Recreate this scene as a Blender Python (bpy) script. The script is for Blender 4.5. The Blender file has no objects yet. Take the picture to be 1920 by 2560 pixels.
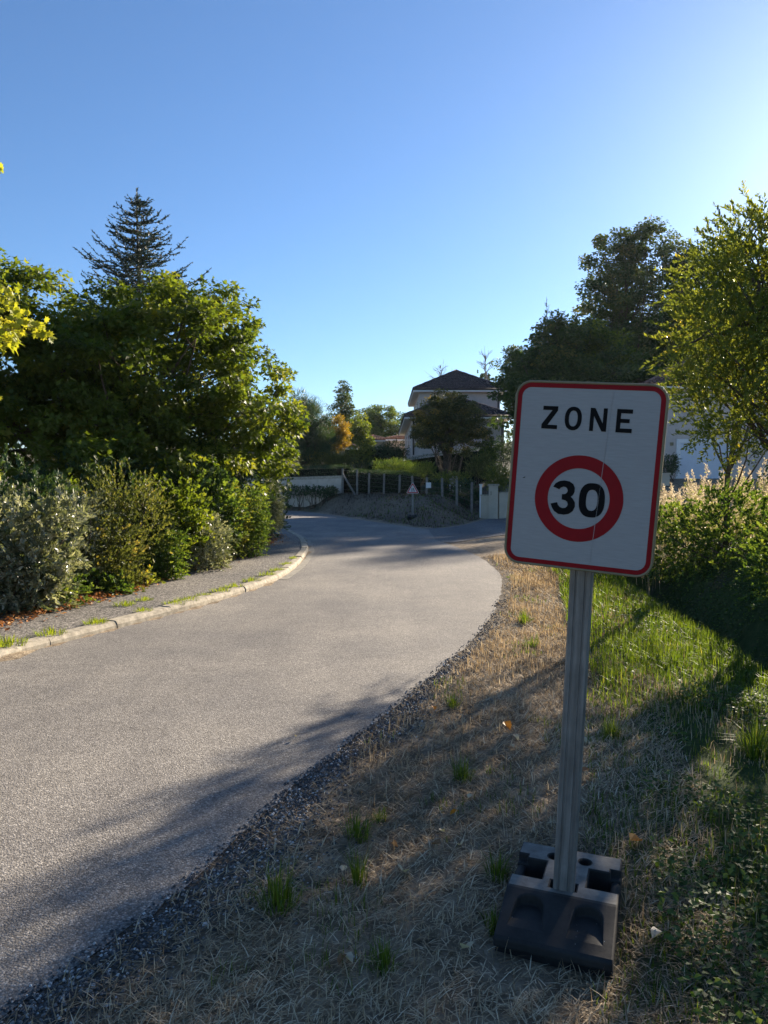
import bpy, bmesh, math
import numpy as np
from mathutils import Vector, Matrix, Euler

# ------------------------------------------------------------------ camera, sky, sun, exposure
S = bpy.context.scene
COL = S.collection
R = math.radians
CAM_H, FPX, HORIZON = 1.70, 1923.0, 1200.0          # eye height, focal length in photo pixels, horizon row
PITCH = math.atan((1280.0 - HORIZON) / FPX)
cam_d = bpy.data.cameras.new('camera')
cam_d.sensor_fit = 'VERTICAL'
cam_d.angle = 2 * math.atan(1280.0 / FPX)
cam_d.clip_start = 0.05
cam_d.clip_end = 5000
cam = bpy.data.objects.new('camera', cam_d)
COL.objects.link(cam)
cam.location = (0, 0, CAM_H)
cam.rotation_euler = (math.pi / 2 - PITCH, 0, 0)
S.camera = cam

SUN_AZ, SUN_EL = R(35), R(20.5)
w = bpy.data.worlds.new('World'); S.world = w; w.use_nodes = True
nt = w.node_tree
sky = nt.nodes.new('ShaderNodeTexSky'); sky.sky_type = 'NISHITA'
sky.sun_disc = False
sky.sun_elevation = SUN_EL
sky.sun_rotation = SUN_AZ
sky.altitude = 100; sky.air_density = 1.0; sky.dust_density = 0.3; sky.ozone_density = 6.0
bg = nt.nodes['Background']; bg.inputs['Strength'].default_value = 0.06
nt.links.new(sky.outputs[0], bg.inputs['Color'])

sun_d = bpy.data.lights.new('sun', 'SUN'); sun_d.energy = 5.0; sun_d.angle = R(0.55); sun_d.color = (1.0, 0.87, 0.70)
sun = bpy.data.objects.new('sun', sun_d); COL.objects.link(sun)
SUN_DIR = Vector((math.sin(SUN_AZ) * math.cos(SUN_EL), math.cos(SUN_AZ) * math.cos(SUN_EL), math.sin(SUN_EL)))
sun.rotation_euler = SUN_DIR.to_track_quat('Z', 'Y').to_euler()
sun.location = SUN_DIR * 60

S.view_settings.view_transform = 'Standard'
S.view_settings.look = 'None'
S.view_settings.exposure = 1.56
S.view_settings.gamma = 1.0
S.view_settings.use_curve_mapping = False
S.cycles.max_bounces = 6
S.cycles.diffuse_bounces = 4
S.cycles.glossy_bounces = 2
S.cycles.transmission_bounces = 4
S.cycles.sample_clamp_indirect = 4

rng = np.random.default_rng(7)

# ------------------------------------------------------------------ surveying: photo pixel -> place
def ray(px, py):
    a, b = (px - 960) / FPX, (1280 - py) / FPX
    return np.array([a, math.cos(PITCH) + b * math.sin(PITCH), -math.sin(PITCH) + b * math.cos(PITCH)])
def G(px, py, z=0.0):
    d = ray(px, py); t = (z - CAM_H) / d[2]
    return np.array([d[0] * t, d[1] * t])
def at(px, py, D):
    d = ray(px, py); t = D / d[1]
    return np.array([d[0] * t, D, CAM_H + d[2] * t])

# ------------------------------------------------------------------ materials
MATS = {}
def newmat(name):
    m = bpy.data.materials.new(name); m.use_nodes = True
    MATS[name] = m
    n = m.node_tree.nodes; b = n['Principled BSDF']
    return m, m.node_tree, b
def N(t, typ, **kw):
    n = t.nodes.new(typ)
    for k, v in kw.items():
        if k in n.inputs: n.inputs[k].default_value = v
        else: setattr(n, k, v)
    return n
def ramp(t, fac, stops):
    r = t.nodes.new('ShaderNodeValToRGB')
    e = r.color_ramp.elements
    while len(e) < len(stops): e.new(0.5)
    for el, (p, c) in zip(e, stops):
        el.position = p; el.color = (c[0], c[1], c[2], 1)
    t.links.new(fac, r.inputs['Fac'])
    return r.outputs['Color']
def coords(t, scale=1.0):
    tc = t.nodes.new('ShaderNodeTexCoord')
    mp = t.nodes.new('ShaderNodeMapping')
    mp.inputs['Scale'].default_value = (scale, scale, scale) if not isinstance(scale, tuple) else scale
    t.links.new(tc.outputs['Object'], mp.inputs['Vector'])
    return mp.outputs['Vector']
def noise(t, vec, scale, detail=4, rough=0.6):
    n = N(t, 'ShaderNodeTexNoise'); n.inputs['Scale'].default_value = scale
    n.inputs['Detail'].default_value = detail; n.inputs['Roughness'].default_value = rough
    t.links.new(vec, n.inputs['Vector'])
    return n.outputs['Fac']
def mixc(t, fac, a, b, mode='MIX'):
    m = t.nodes.new('ShaderNodeMix'); m.data_type = 'RGBA'; m.blend_type = mode
    for sock, v in ((m.inputs[0], fac), (m.inputs[6], a), (m.inputs[7], b)):
        if hasattr(v, 'links'): t.links.new(v, sock)
        elif isinstance(v, (int, float)): sock.default_value = v
        else: sock.default_value = (v[0], v[1], v[2], 1)
    return m.outputs[2]
def bump(t, b, height, strength, dist):
    bp = N(t, 'ShaderNodeBump'); bp.inputs['Strength'].default_value = strength; bp.inputs['Distance'].default_value = dist
    t.links.new(height, bp.inputs['Height']); t.links.new(bp.outputs['Normal'], b.inputs['Normal'])

def plain(name, c, rough=0.7, var=0.15, scale=8, spec=0.3, metal=0.0, bumpd=0.0, bscale=40):
    m, t, b = newmat(name)
    v = coords(t)
    f = noise(t, v, scale, 6, 0.65)
    lo = [max(0, x * (1 - var * 1.6)) for x in c]; hi = [x * (1 + var * 1.4) for x in c]
    t.links.new(ramp(t, f, [(0.3, lo), (0.7, hi)]), b.inputs['Base Color'])
    b.inputs['Roughness'].default_value = rough; b.inputs['Specular IOR Level'].default_value = spec
    b.inputs['Metallic'].default_value = metal
    if bumpd: bump(t, b, noise(t, v, bscale, 4, 0.6), 0.6, bumpd)
    return m
def leafmat(name, stops, trans=0.45, tmul=(1.25, 1.15, 0.45), rough=0.5, spec=0.25):
    m, t, b = newmat(name)
    a = N(t, 'ShaderNodeAttribute', attribute_name='tint')
    c = ramp(t, a.outputs['Fac'], stops)
    t.links.new(c, b.inputs['Base Color'])
    b.inputs['Roughness'].default_value = rough; b.inputs['Specular IOR Level'].default_value = spec
    tr = N(t, 'ShaderNodeBsdfTranslucent')
    t.links.new(mixc(t, 1.0, c, tmul, 'MULTIPLY'), tr.inputs['Color'])
    mx = N(t, 'ShaderNodeMixShader'); mx.inputs[0].default_value = trans
    out = t.nodes['Material Output']
    t.links.new(b.outputs[0], mx.inputs[1]); t.links.new(tr.outputs[0], mx.inputs[2]); t.links.new(mx.outputs[0], out.inputs['Surface'])
    return m

# ------------------------------------------------------------------ mesh building
def link(o, parent=None):
    COL.objects.link(o)
    if parent is not None: o.parent = parent
    return o
def tag(o, label=None, cat=None, group=None, kind=None):
    if label: o['label'] = label
    if cat: o['category'] = cat
    if group: o['group'] = group
    if kind: o['kind'] = kind
    return o
def empty(name, loc, label=None, cat=None, group=None, rot=(0, 0, 0)):
    o = bpy.data.objects.new(name, None); COL.objects.link(o)
    o.location = [float(x) for x in loc]; o.rotation_euler = rot; o.empty_display_size = 0.2
    return tag(o, label, cat, group)

class MB:
    def __init__(s): s.v = []; s.t = []; s.q = []; s.a = []; s.n = 0
    def add(s, V, tris=None, quads=None, tint=None):
        V = np.asarray(V, dtype=np.float64).reshape(-1, 3)
        s.v.append(V); s.a.append(np.full(len(V), 0.5) if tint is None else np.broadcast_to(np.asarray(tint, dtype=float), (len(V),)))
        if tris is not None and len(tris): s.t.append(np.asarray(tris, dtype=np.int64) + s.n)
        if quads is not None and len(quads): s.q.append(np.asarray(quads, dtype=np.int64) + s.n)
        s.n += len(V)
    def box(s, c, size, Rm=None, tint=None):
        h = np.array(size) / 2.0
        P = np.array([[x, y, z] for z in (-1, 1) for y in (-1, 1) for x in (-1, 1)]) * h
        if Rm is not None: P = P @ np.array(Rm).T
        P = P + np.array(c)
        s.add(P, quads=[[0, 2, 3, 1], [4, 5, 7, 6], [0, 1, 5, 4], [2, 6, 7, 3], [0, 4, 6, 2], [1, 3, 7, 5]], tint=tint)
    def bar(s, a, b, wx, wy, tint=None):
        a, b = np.array(a, float), np.array(b, float); d = b - a; L = np.linalg.norm(d)
        q = Vector(d).to_track_quat('Z', 'Y').to_matrix()
        s.box((a + b) / 2, (wx, wy, L), q, tint)
    def tube(s, pts, rad, n=6, tint=None, cap=True):
        P = np.asarray(pts, float); k = len(P); rad = np.broadcast_to(np.asarray(rad, float), (k,))
        T = np.gradient(P, axis=0); T /= np.linalg.norm(T, axis=1)[:, None] + 1e-9
        ref = np.array([0.0, 0, 1]) if abs(T[0][2]) < 0.9 else np.array([1.0, 0, 0])
        A = np.cross(T, ref); A /= np.linalg.norm(A, axis=1)[:, None] + 1e-9
        B = np.cross(T, A)
        th = np.arange(n) * 2 * np.pi / n
        V = P[:, None, :] + rad[:, None, None] * (A[:, None, :] * np.cos(th)[None, :, None] + B[:, None, :] * np.sin(th)[None, :, None])
        i = np.arange(k - 1)[:, None] * n; j = np.arange(n)[None, :]; j2 = (j + 1) % n
        q = np.stack([i + j, i + n + j, i + n + j2, i + j2], -1).reshape(-1, 4)
        V = V.reshape(-1, 3); tr = None
        if cap:
            V = np.vstack([V, P[:1], P[-1:]]); c0, c1 = k * n, k * n + 1; jj = np.arange(n); kk = (jj + 1) % n
            tr = np.vstack([np.stack([np.full(n, c0), jj, kk], 1), np.stack([np.full(n, c1), (k - 1) * n + kk, (k - 1) * n + jj], 1)])
        s.add(V, tr, q, tint)
    def prism(s, poly, y0, y1, tint=None):           # outline in x,z; ngon triangulated; extruded in y
        bm = bmesh.new()
        f = bm.faces.new([bm.verts.new((p[0], y0, p[1])) for p in poly])
        r = bmesh.ops.extrude_face_region(bm, geom=[f])
        for v in r['geom']:
            if isinstance(v, bmesh.types.BMVert): v.co.y = y1
        bmesh.ops.recalc_face_normals(bm, faces=bm.faces)
        bmesh.ops.triangulate(bm, faces=bm.faces)
        bm.verts.index_update()
        s.add([v.co[:] for v in bm.verts], [[v.index for v in f.verts] for f in bm.faces], tint=tint); bm.free()
    def ring(s, outer, inner, y0, y1, tint=None):    # closed band between two outlines (x,z), front y0, back y1
        o, i = np.asarray(outer), np.asarray(inner); n = len(o)
        def lay(p, y): return np.stack([p[:, 0], np.full(n, y), p[:, 1]], 1)
        V = np.vstack([lay(o, y0), lay(i, y0), lay(o, y1), lay(i, y1)])
        j = np.arange(n); k = (j + 1) % n
        q = [np.stack([j, k, n + k, n + j], 1), np.stack([2 * n + j, 3 * n + j, 3 * n + k, 2 * n + k], 1),
             np.stack([j, 2 * n + j, 2 * n + k, k], 1), np.stack([n + j, n + k, 3 * n + k, 3 * n + j], 1)]
        s.add(V, quads=np.vstack(q), tint=tint)
    def mesh(s, name, smooth=False):
        V = np.vstack(s.v); T = np.vstack(s.t) if s.t else np.zeros((0, 3), int); Q = np.vstack(s.q) if s.q else np.zeros((0, 4), int)
        m = bpy.data.meshes.new(name)
        m.vertices.add(len(V)); m.vertices.foreach_set('co', V.astype(np.float32).ravel())
        li = np.concatenate([T.ravel(), Q.ravel()]).astype(np.int32)
        m.loops.add(len(li)); m.loops.foreach_set('vertex_index', li)
        st = np.concatenate([np.arange(len(T)) * 3, len(T) * 3 + np.arange(len(Q)) * 4]).astype(np.int32)
        m.polygons.add(len(st)); m.polygons.foreach_set('loop_start', st)
        m.polygons.foreach_set('use_smooth', np.full(len(st), bool(smooth)))
        at_ = m.attributes.new('tint', 'FLOAT', 'POINT'); at_.data.foreach_set('value', np.concatenate(s.a).astype(np.float32))
        m.update(calc_edges=True)
        return m
    def build(s, name, mat, parent=None, smooth=False):
        m = s.mesh(name, smooth); m.materials.append(mat)
        return link(bpy.data.objects.new(name, m), parent)

def unit(n):
    v = rng.normal(size=(n, 3)); return v / np.linalg.norm(v, axis=1)[:, None]
def norm(v): return v / (np.linalg.norm(v, axis=-1, keepdims=True) + 1e-9)

# leaf outlines: x along the leaf, y across, z fold
LEAF2 = (np.array([[0, 0, 0], [0.5, -0.5, 0.10], [1, 0, -0.05], [0.5, 0.5, 0.10]]), np.array([[0, 1, 2], [0, 2, 3]]))
LEAF4 = (np.array([[0, 0, 0], [0.3, -0.5, 0.10], [0.72, -0.34, 0.06], [1, 0, -0.10], [0.72, 0.34, 0.06], [0.3, 0.5, 0.10]]),
         np.array([[0, 1, 2], [0, 2, 3], [0, 3, 4], [0, 4, 5]]))
_l = [(0, 0), (0.02, -.30), (0.22, -.26), (0.30, -.62), (0.48, -.30), (0.78, -.42), (0.72, -.16), (1.0, 0)]
_l = _l + [(x, -y) for x, y in _l[-2:0:-1]]
MAPLE = (np.vstack([[[0.38, 0, -0.04]], [[x, y, 0.10 * abs(y) - 0.06 * x] for x, y in _l]]),
         np.array([[0, 1 + i, 1 + (i + 1) % len(_l)] for i in range(len(_l))]))
_m = [(0, 0), (0.30, -.50), (0.46, -.16), (1.0, 0), (0.46, .16), (0.30, .50)]
MAPLE_S = (np.array([[x, y, 0.10 * abs(y) - 0.06 * x] for x, y in _m]), np.array([[0, 1, 2], [0, 2, 3], [0, 3, 4], [0, 4, 5]]))
NEEDLE = (np.array([[0, -0.5, 0], [1, 0, 0], [0, 0.5, 0]]), np.array([[0, 1, 2]]))

def leaf_frames(X, Zup):
    X = norm(X); Y = norm(np.cross(Zup, X)); Z = np.cross(X, Y)
    return X, Y, Z
def leaves(mb, pos, X, Zup, length, width, tmpl, tint):
    """many leaves at once: pos base, X direction, Zup rough normal"""
    n = len(pos); T, F = tmpl; k = len(T)
    X, Y, Z = leaf_frames(X, Zup)
    L = np.broadcast_to(np.asarray(length, float), (n,)); W = np.broadcast_to(np.asarray(width, float), (n,))
    V = pos[:, None, :] + (X[:, None, :] * T[None, :, 0:1]) * L[:, None, None] + (Y[:, None, :] * T[None, :, 1:2]) * W[:, None, None] + (Z[:, None, :] * T[None, :, 2:3]) * L[:, None, None]
    FF = (F[None, :, :] + (np.arange(n) * k)[:, None, None]).reshape(-1, 3)
    mb.add(V.reshape(-1, 3), FF, tint=np.repeat(np.clip(tint, 0, 1), k))

def in_ellipsoids(ells, n, bias=0.45):
    E = np.array(ells, float); vol = E[:, 3] * E[:, 4] * E[:, 5]
    idx = rng.choice(len(E), n, p=vol / vol.sum())
    d = unit(n); r = rng.random(n) ** bias
    return E[idx, :3] + d * E[idx, 3:6] * r[:, None], d * norm(1 / E[idx, 3:6]), r

def clump_crown(mb, ells, n_cl, per, cl_r, leaf, ratio, tmpl, bias=0.4, flat=0.6, up=0.8, tvar=0.22, cut=None, droop=0.3):
    C, O, r = in_ellipsoids(ells, n_cl, bias)
    if cut is not None:
        k = cut(C); C, O, r = C[k], O[k], r[k]
    rr = cl_r * rng.uniform(0.6, 1.4, len(C))
    n = len(C) * per; ci = np.repeat(np.arange(len(C)), per)
    d = unit(n); d[:, 2] = d[:, 2] * flat
    P = C[ci] + d * (rr[ci] * rng.random(n) ** 0.45)[:, None]
    X = norm(d + O[ci] * 0.5 + unit(n) * 0.7); X[:, 2] -= droop
    Zu = norm(np.array([0, 0, up]) + O[ci] * 0.5 + unit(n) * 0.75)
    tint = 0.5 + (rng.normal(size=len(C)) * tvar)[ci] + rng.normal(size=n) * 0.13
    L = leaf * rng.uniform(0.65, 1.3, n)
    leaves(mb, P, X, Zu, L, L * ratio, tmpl, tint)
    return C
def spray_crown(mb, ells, n_tw, per, tw_len, leaf, ratio, tmpl, bias=0.4, up=0.35, tvar=0.2, cut=None, out=1.0, lift=0.2):
    C, O, r = in_ellipsoids(ells, n_tw, bias)
    if cut is not None:
        k = cut(C); C, O, r = C[k], O[k], r[k]
    D = norm(O * out + unit(len(C)) * 0.6 + np.array([0, 0, up]))
    n = len(C) * per; ci = np.repeat(np.arange(len(C)), per); s = np.tile(np.linspace(0, 1, per), len(C))
    Ls = tw_len * rng.uniform(0.6, 1.3, len(C))
    P = C[ci] + D[ci] * (s * Ls[ci])[:, None]; P[:, 2] -= 0.25 * Ls[ci] * s ** 2
    X = norm(D[ci] * 0.9 + unit(n) * 0.75 + np.array([0, 0, lift]))
    Zu = norm(unit(n) * 0.9 + np.array([0, 0, 0.7]))
    tint = 0.5 + (rng.normal(size=len(C)) * tvar)[ci] + rng.normal(size=n) * 0.12
    L = leaf * rng.uniform(0.6, 1.25, n)
    leaves(mb, P, X, Zu, L, L * ratio, tmpl, tint)
    return C, D, Ls

def limb(mb, a, b, r0, r1, bend=0.12, k=6, n=6):
    a, b = np.array(a, float), np.array(b, float); d = b - a; L = np.linalg.norm(d)
    t = np.linspace(0, 1, k); off = unit(1)[0] * bend * L
    P = a + d * t[:, None] + off * (np.sin(t * np.pi))[:, None] + rng.normal(size=(k, 3)) * (0.015 * L) * (np.sin(t * np.pi))[:, None]
    mb.tube(P, r0 + (r1 - r0) * t, n)
    return P

def split_parts(root, mat, tmpl, P, X, Zu, L, ratio, name='leaf'):
    """single leaves as parts of their thing, sharing one of four meshes"""
    ms = []
    for k in range(4):
        mb = MB(); mb.add(tmpl[0] * np.array([1, ratio, 1]) + np.array([[0, 0, 0]]), tmpl[1], tint=0.28 + 0.15 * k)
        me = mb.mesh(name); me.materials.append(mat); ms.append(me)
    A, B, C = leaf_frames(np.asarray(X), np.asarray(Zu))
    base = np.array(root.location)
    for i in range(len(P)):
        o = bpy.data.objects.new(name, ms[i % 4])
        M = Matrix(((A[i][0], B[i][0], C[i][0], 0), (A[i][1], B[i][1], C[i][1], 0), (A[i][2], B[i][2], C[i][2], 0), (0, 0, 0, 1))) @ Matrix.Diagonal((L[i], L[i], L[i], 1))
        M.translation = Vector(P[i] - base)
        o.matrix_local = M
        COL.objects.link(o); o.parent = root

def rel(mb, loc):
    for k in range(len(mb.v)): mb.v[k] = mb.v[k] - np.asarray(loc, float)
    return mb
# ------------------------------------------------------------------ the ground: roads, verge, banks
def wob(x, y, s, seed=0):
    return (np.sin(x * s * 1.3 + seed) * np.cos(y * s * 0.9 + seed * 1.7) + 0.6 * np.sin((x + y) * s * 2.3 + seed * 2.1) * np.cos((x - y) * s * 1.9 + 0.5 * seed)) / 1.6
def inside(poly, x, y):
    p = np.asarray(poly); r = np.zeros(np.shape(x), bool); j = len(p) - 1
    for i in range(len(p)):
        c = ((p[i, 1] > y) != (p[j, 1] > y)) & (x < (p[j, 0] - p[i, 0]) * (y - p[i, 1]) / (p[j, 1] - p[i, 1] + 1e-12) + p[i, 0])
        r ^= c; j = i
    return r
def dist(line, x, y, closed=False):
    p = np.asarray(line); d = np.full(np.shape(x), 1e9); n = len(p)
    for i in range(n if closed else n - 1):
        a, b = p[i], p[(i + 1) % n]; ab = b - a
        t = np.clip(((x - a[0]) * ab[0] + (y - a[1]) * ab[1]) / (ab @ ab + 1e-12), 0, 1)
        d = np.minimum(d, np.hypot(x - a[0] - t * ab[0], y - a[1] - t * ab[1]))
    return d
def smooth(t): t = np.clip(t, 0, 1); return t * t * (3 - 2 * t)
def resample(line, step):
    p = np.asarray(line, float); s = np.concatenate([[0], np.cumsum(np.hypot(*np.diff(p, axis=0).T))])
    # Catmull-Rom through the surveyed points
    q = []
    ext = np.vstack([2 * p[0] - p[1], p, 2 * p[-1] - p[-2]])
    for i in range(len(p) - 1):
        m = max(2, int((s[i + 1] - s[i]) / step)); t = (np.arange(m) / m)[:, None]
        a, b, c, d = ext[i:i + 4]
        q.append(0.5 * (2 * b + (c - a) * t + (2 * a - 5 * b + 4 * c - d) * t ** 2 + (3 * b - a - 3 * c + d) * t ** 3))
    return np.vstack(q + [p[-1:]])

kerb_line = np.array([(-9.0, -6.0), (-6.3, 1.0)] + [G(*p) for p in ((-120, 1683), (0, 1648), (236, 1585), (410, 1540), (487, 1520), (617, 1479), (694, 1449), (742, 1416), (765, 1387), (769, 1373), (757, 1349), (723, 1330), (685, 1315))] + [(-6.6, 31.5), (-11, 34.5), (-20, 37)])
road_right = np.array([(-5.2, -7.0), (-2.7, -1.5), (-1.75, 1.2)] + [G(*p) for p in ((241, 2381), (422, 2255), (600, 2085), (783, 1930), (960, 1790), (1132, 1647), (1197, 1582), (1240, 1517), (1255, 1463), (1246, 1430), (1197, 1392), (1143, 1368), (1088, 1349))])
far_edge = np.array([G(*p) for p in ((1072, 1324), (1010, 1315), (950, 1307), (873, 1295), (776, 1281), (699, 1276))] + [(-13, 47.5), (-24, 50)])
KERB = resample(kerb_line, 0.25); RR = resample(road_right, 0.12); FE = resample(far_edge, 0.3)
RR[:, 0] += 0.02 * wob(RR[:, 0], RR[:, 1], 7.0) + 0.016 * wob(RR[:, 0], RR[:, 1], 23.0, 2) + rng.normal(size=len(RR)) * 0.008
ROAD = np.vstack([RR, FE, KERB[::-1]])
drive_lo = np.array([G(1075, 1352), G(1129, 1358), G(1203, 1346), G(1245, 1340), (6.2, 27.5), (10.5, 33.0), (14.5, 39.4)])
drive_hi = np.array([G(1040, 1322), G(1119, 1319), G(1161, 1312), G(1203, 1301), (5.6, 36.5), (9.0, 39.5), (14.5, 44)])
DRIVE = np.vstack([drive_lo, drive_hi[::-1]])
bank_foot = np.vstack([[(-60, 62), (-24, 51.2), (-13, 48.3)], FE[::-1][8:] + np.array([0.25, 0.5]), [G(1119, 1317), G(1161, 1310), G(1200, 1299) + np.array([0, .2]), (6.0, 39.0), (9.5, 43), (16, 52), (30, 110), (30, 300), (-60, 300)]])
ditch = np.array([(4.9, 15.0), (4.6, 13.0), (4.4, 11.5), (4.15, 9.0), (4.0, 7.2), (3.8, 4.5), (3.6, 1.5), (3.4, -6)])
fence_line = np.array([(-2.15, 41.5), (4.05, 34.8)])

def hgt(x, y):
    x = np.asarray(x, float); y = np.asarray(y, float)
    ins = inside(bank_foot, x, y); d = dist(bank_foot, x, y, True)
    s = np.where(ins, d, 0)
    lawn = 0.95 * smooth(s / np.interp(x, [-3, 1], [1.3, 3.0])) + 0.125 * np.clip(s - 4.0, 0, 24)
    right = 1.75 * smooth((y - 33.0) / 9.0) * smooth((x - 2.0) / 5.0)
    h = np.where(ins, np.maximum(lawn, right), right)
    h = h + 9.0 * smooth((y - 44 + 0.15 * (x - 8)) / 45.0) * smooth((x - 6) / 26.0)      # wooded slope
    h = h + 1.5 * smooth((y - 48) / 30) * smooth((-x - 2) / 10)
    dd = dist(ditch, x, y); near = smooth((16.0 - y) / 2.0)
    h = h - 0.62 * np.exp(-(dd / 0.42) ** 2) * near
    side = (x - np.interp(y, ditch[::-1, 1], ditch[::-1, 0]))
    h = h + 0.55 * smooth((side - 0.25) / 1.2) * near
    h = h + 0.35 * smooth((-x - 4.8 - 0.02 * y) / 2.0) * smooth((28 - y) / 6)
    rough = 0.022 * wob(x, y, 2.1, 1) + 0.012 * wob(x, y, 6.0, 3)
    rough = rough + np.where(ins & (y < 46), 0.09 * wob(x, y, 1.7, 8) + 0.05 * wob(x, y, 4.1, 2), 0.0)
    onroad = inside(ROAD, x, y) | inside(DRIVE, x, y)
    dr = np.minimum(np.minimum(dist(RR[::4], x, y), dist(FE[::3], x, y)), dist(DRIVE, x, y, True))
    rough = rough * smooth(dr / 0.5) + 0.03 * smooth(dr / 0.9) - 0.004 - 0.05 * np.exp(-((x - 0.62) ** 2 + (y - 2.75) ** 2) / 0.45 ** 2)
    return np.where(onroad, np.where(inside(DRIVE, x, y) & ~inside(ROAD, x, y), h - 0.014, -0.007), h + rough)
def hg(x, y): return float(hgt(np.array([x]), np.array([y]))[0])

def lines(segs):
    out = []
    for a, b, st in segs: out += list(np.arange(a, b, st))
    return np.array(out + [segs[-1][1]])
gx = lines([(-900, -200, 100), (-200, -60, 20), (-60, -12, 2.5), (-12, -6, 0.5), (-6, 9, 0.15), (9, 30, 0.6), (30, 80, 3), (80, 200, 20), (200, 900, 100)])
gy = lines([(-400, -40, 60), (-40, -4, 3), (-4, 0.5, 0.5), (0.5, 18, 0.15), (18, 52, 0.35), (52, 110, 2), (110, 200, 10), (200, 1500, 100)])
X, Y = np.meshgrid(gx, gy); Z = hgt(X, Y)
mb = MB(); nx, ny = len(gx), len(gy)
ii = np.arange(ny - 1)[:, None] * nx + np.arange(nx - 1)[None, :]
mb.add(np.stack([X, Y, Z], -1).reshape(-1, 3), quads=np.stack([ii, ii + 1, ii + nx + 1, ii + nx], -1).reshape(-1, 4))
# what grows where: 0 bare straw .. 1 green
green_x = lambda D: np.interp(D, [1, 2.9, 4.1, 6.5, 9, 13, 17], [0.75, 1.0, 1.35, 1.95, 2.4, 3.2, 3.6])
gr = smooth((X - green_x(Y)) / 0.5 + 0.5 + 0.4 * wob(X, Y, 1.7, 5)) * (Y < 19)
gr = np.where(Y > 24, np.clip(0.05 + 0.35 * wob(X, Y, 0.7, 8) + 0.6 * smooth((Y - 38) / 6) - 0.5 * smooth((X - 5.5) / 2) * smooth((46 - Y) / 5), 0, 1), gr)
gr = np.where(X < -4, 0.4, gr)
mb.a = [gr.ravel()]

m, t, b = newmat('ground_soil_and_thatch')
v = coords(t); a = N(t, 'ShaderNodeAttribute', attribute_name='tint')
straw = ramp(t, noise(t, v, 9, 8, 0.75), [(0.3, (0.075, 0.06, 0.042)), (0.5, (0.26, 0.20, 0.135)), (0.7, (0.48, 0.39, 0.27))])
turf = ramp(t, noise(t, v, 7, 8, 0.75), [(0.25, (0.02, 0.025, 0.01)), (0.5, (0.05, 0.075, 0.022)), (0.8, (0.12, 0.12, 0.05))])
t.links.new(mixc(t, a.outputs['Fac'], straw, turf), b.inputs['Base Color'])
b.inputs['Roughness'].default_value = 0.95; b.inputs['Specular IOR Level'].default_value = 0.1
bump(t, b, noise(t, v, 45, 6, 0.7), 0.8, 0.02)
gm = N(t, 'ShaderNodeAttribute', attribute_name='grit')
grit = ramp(t, noise(t, v, 120, 3, 0.7), [(0.35, (0.032, 0.027, 0.022)), (0.6, (0.11, 0.093, 0.074)), (0.8, (0.27, 0.235, 0.19))])
t.links.new(mixc(t, gm.outputs['Fac'], mixc(t, a.outputs['Fac'], straw, turf), grit), b.inputs['Base Color'])
ground = tag(mb.build('ground', m, smooth=True), 'dry grassy verge and garden ground around the bend', 'ground', kind='structure')

at_ = ground.data.attributes.new('grit', 'FLOAT', 'POINT')
dre = dist(RR[::3], X, Y)
gritv = 0.85 * smooth(1.25 - dre / (0.30 + 0.2 * wob(X, Y, 2.4, 6))) * (Y < 17)
gritv = np.where(inside(bank_foot, X, Y) & (Y < 45), 0.6 + 0.25 * wob(X, Y, 1.2, 4), gritv)
gritv = np.where((Y < 17) & (gritv < 0.5), np.clip(gritv + 0.55 * smooth((wob(X, Y, 2.9, 17) + 0.5 * wob(X, Y, 7, 5) - 0.35) / 0.4), 0, 1), gritv)
at_.data.foreach_set('value', gritv.astype(np.float32).ravel())
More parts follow.
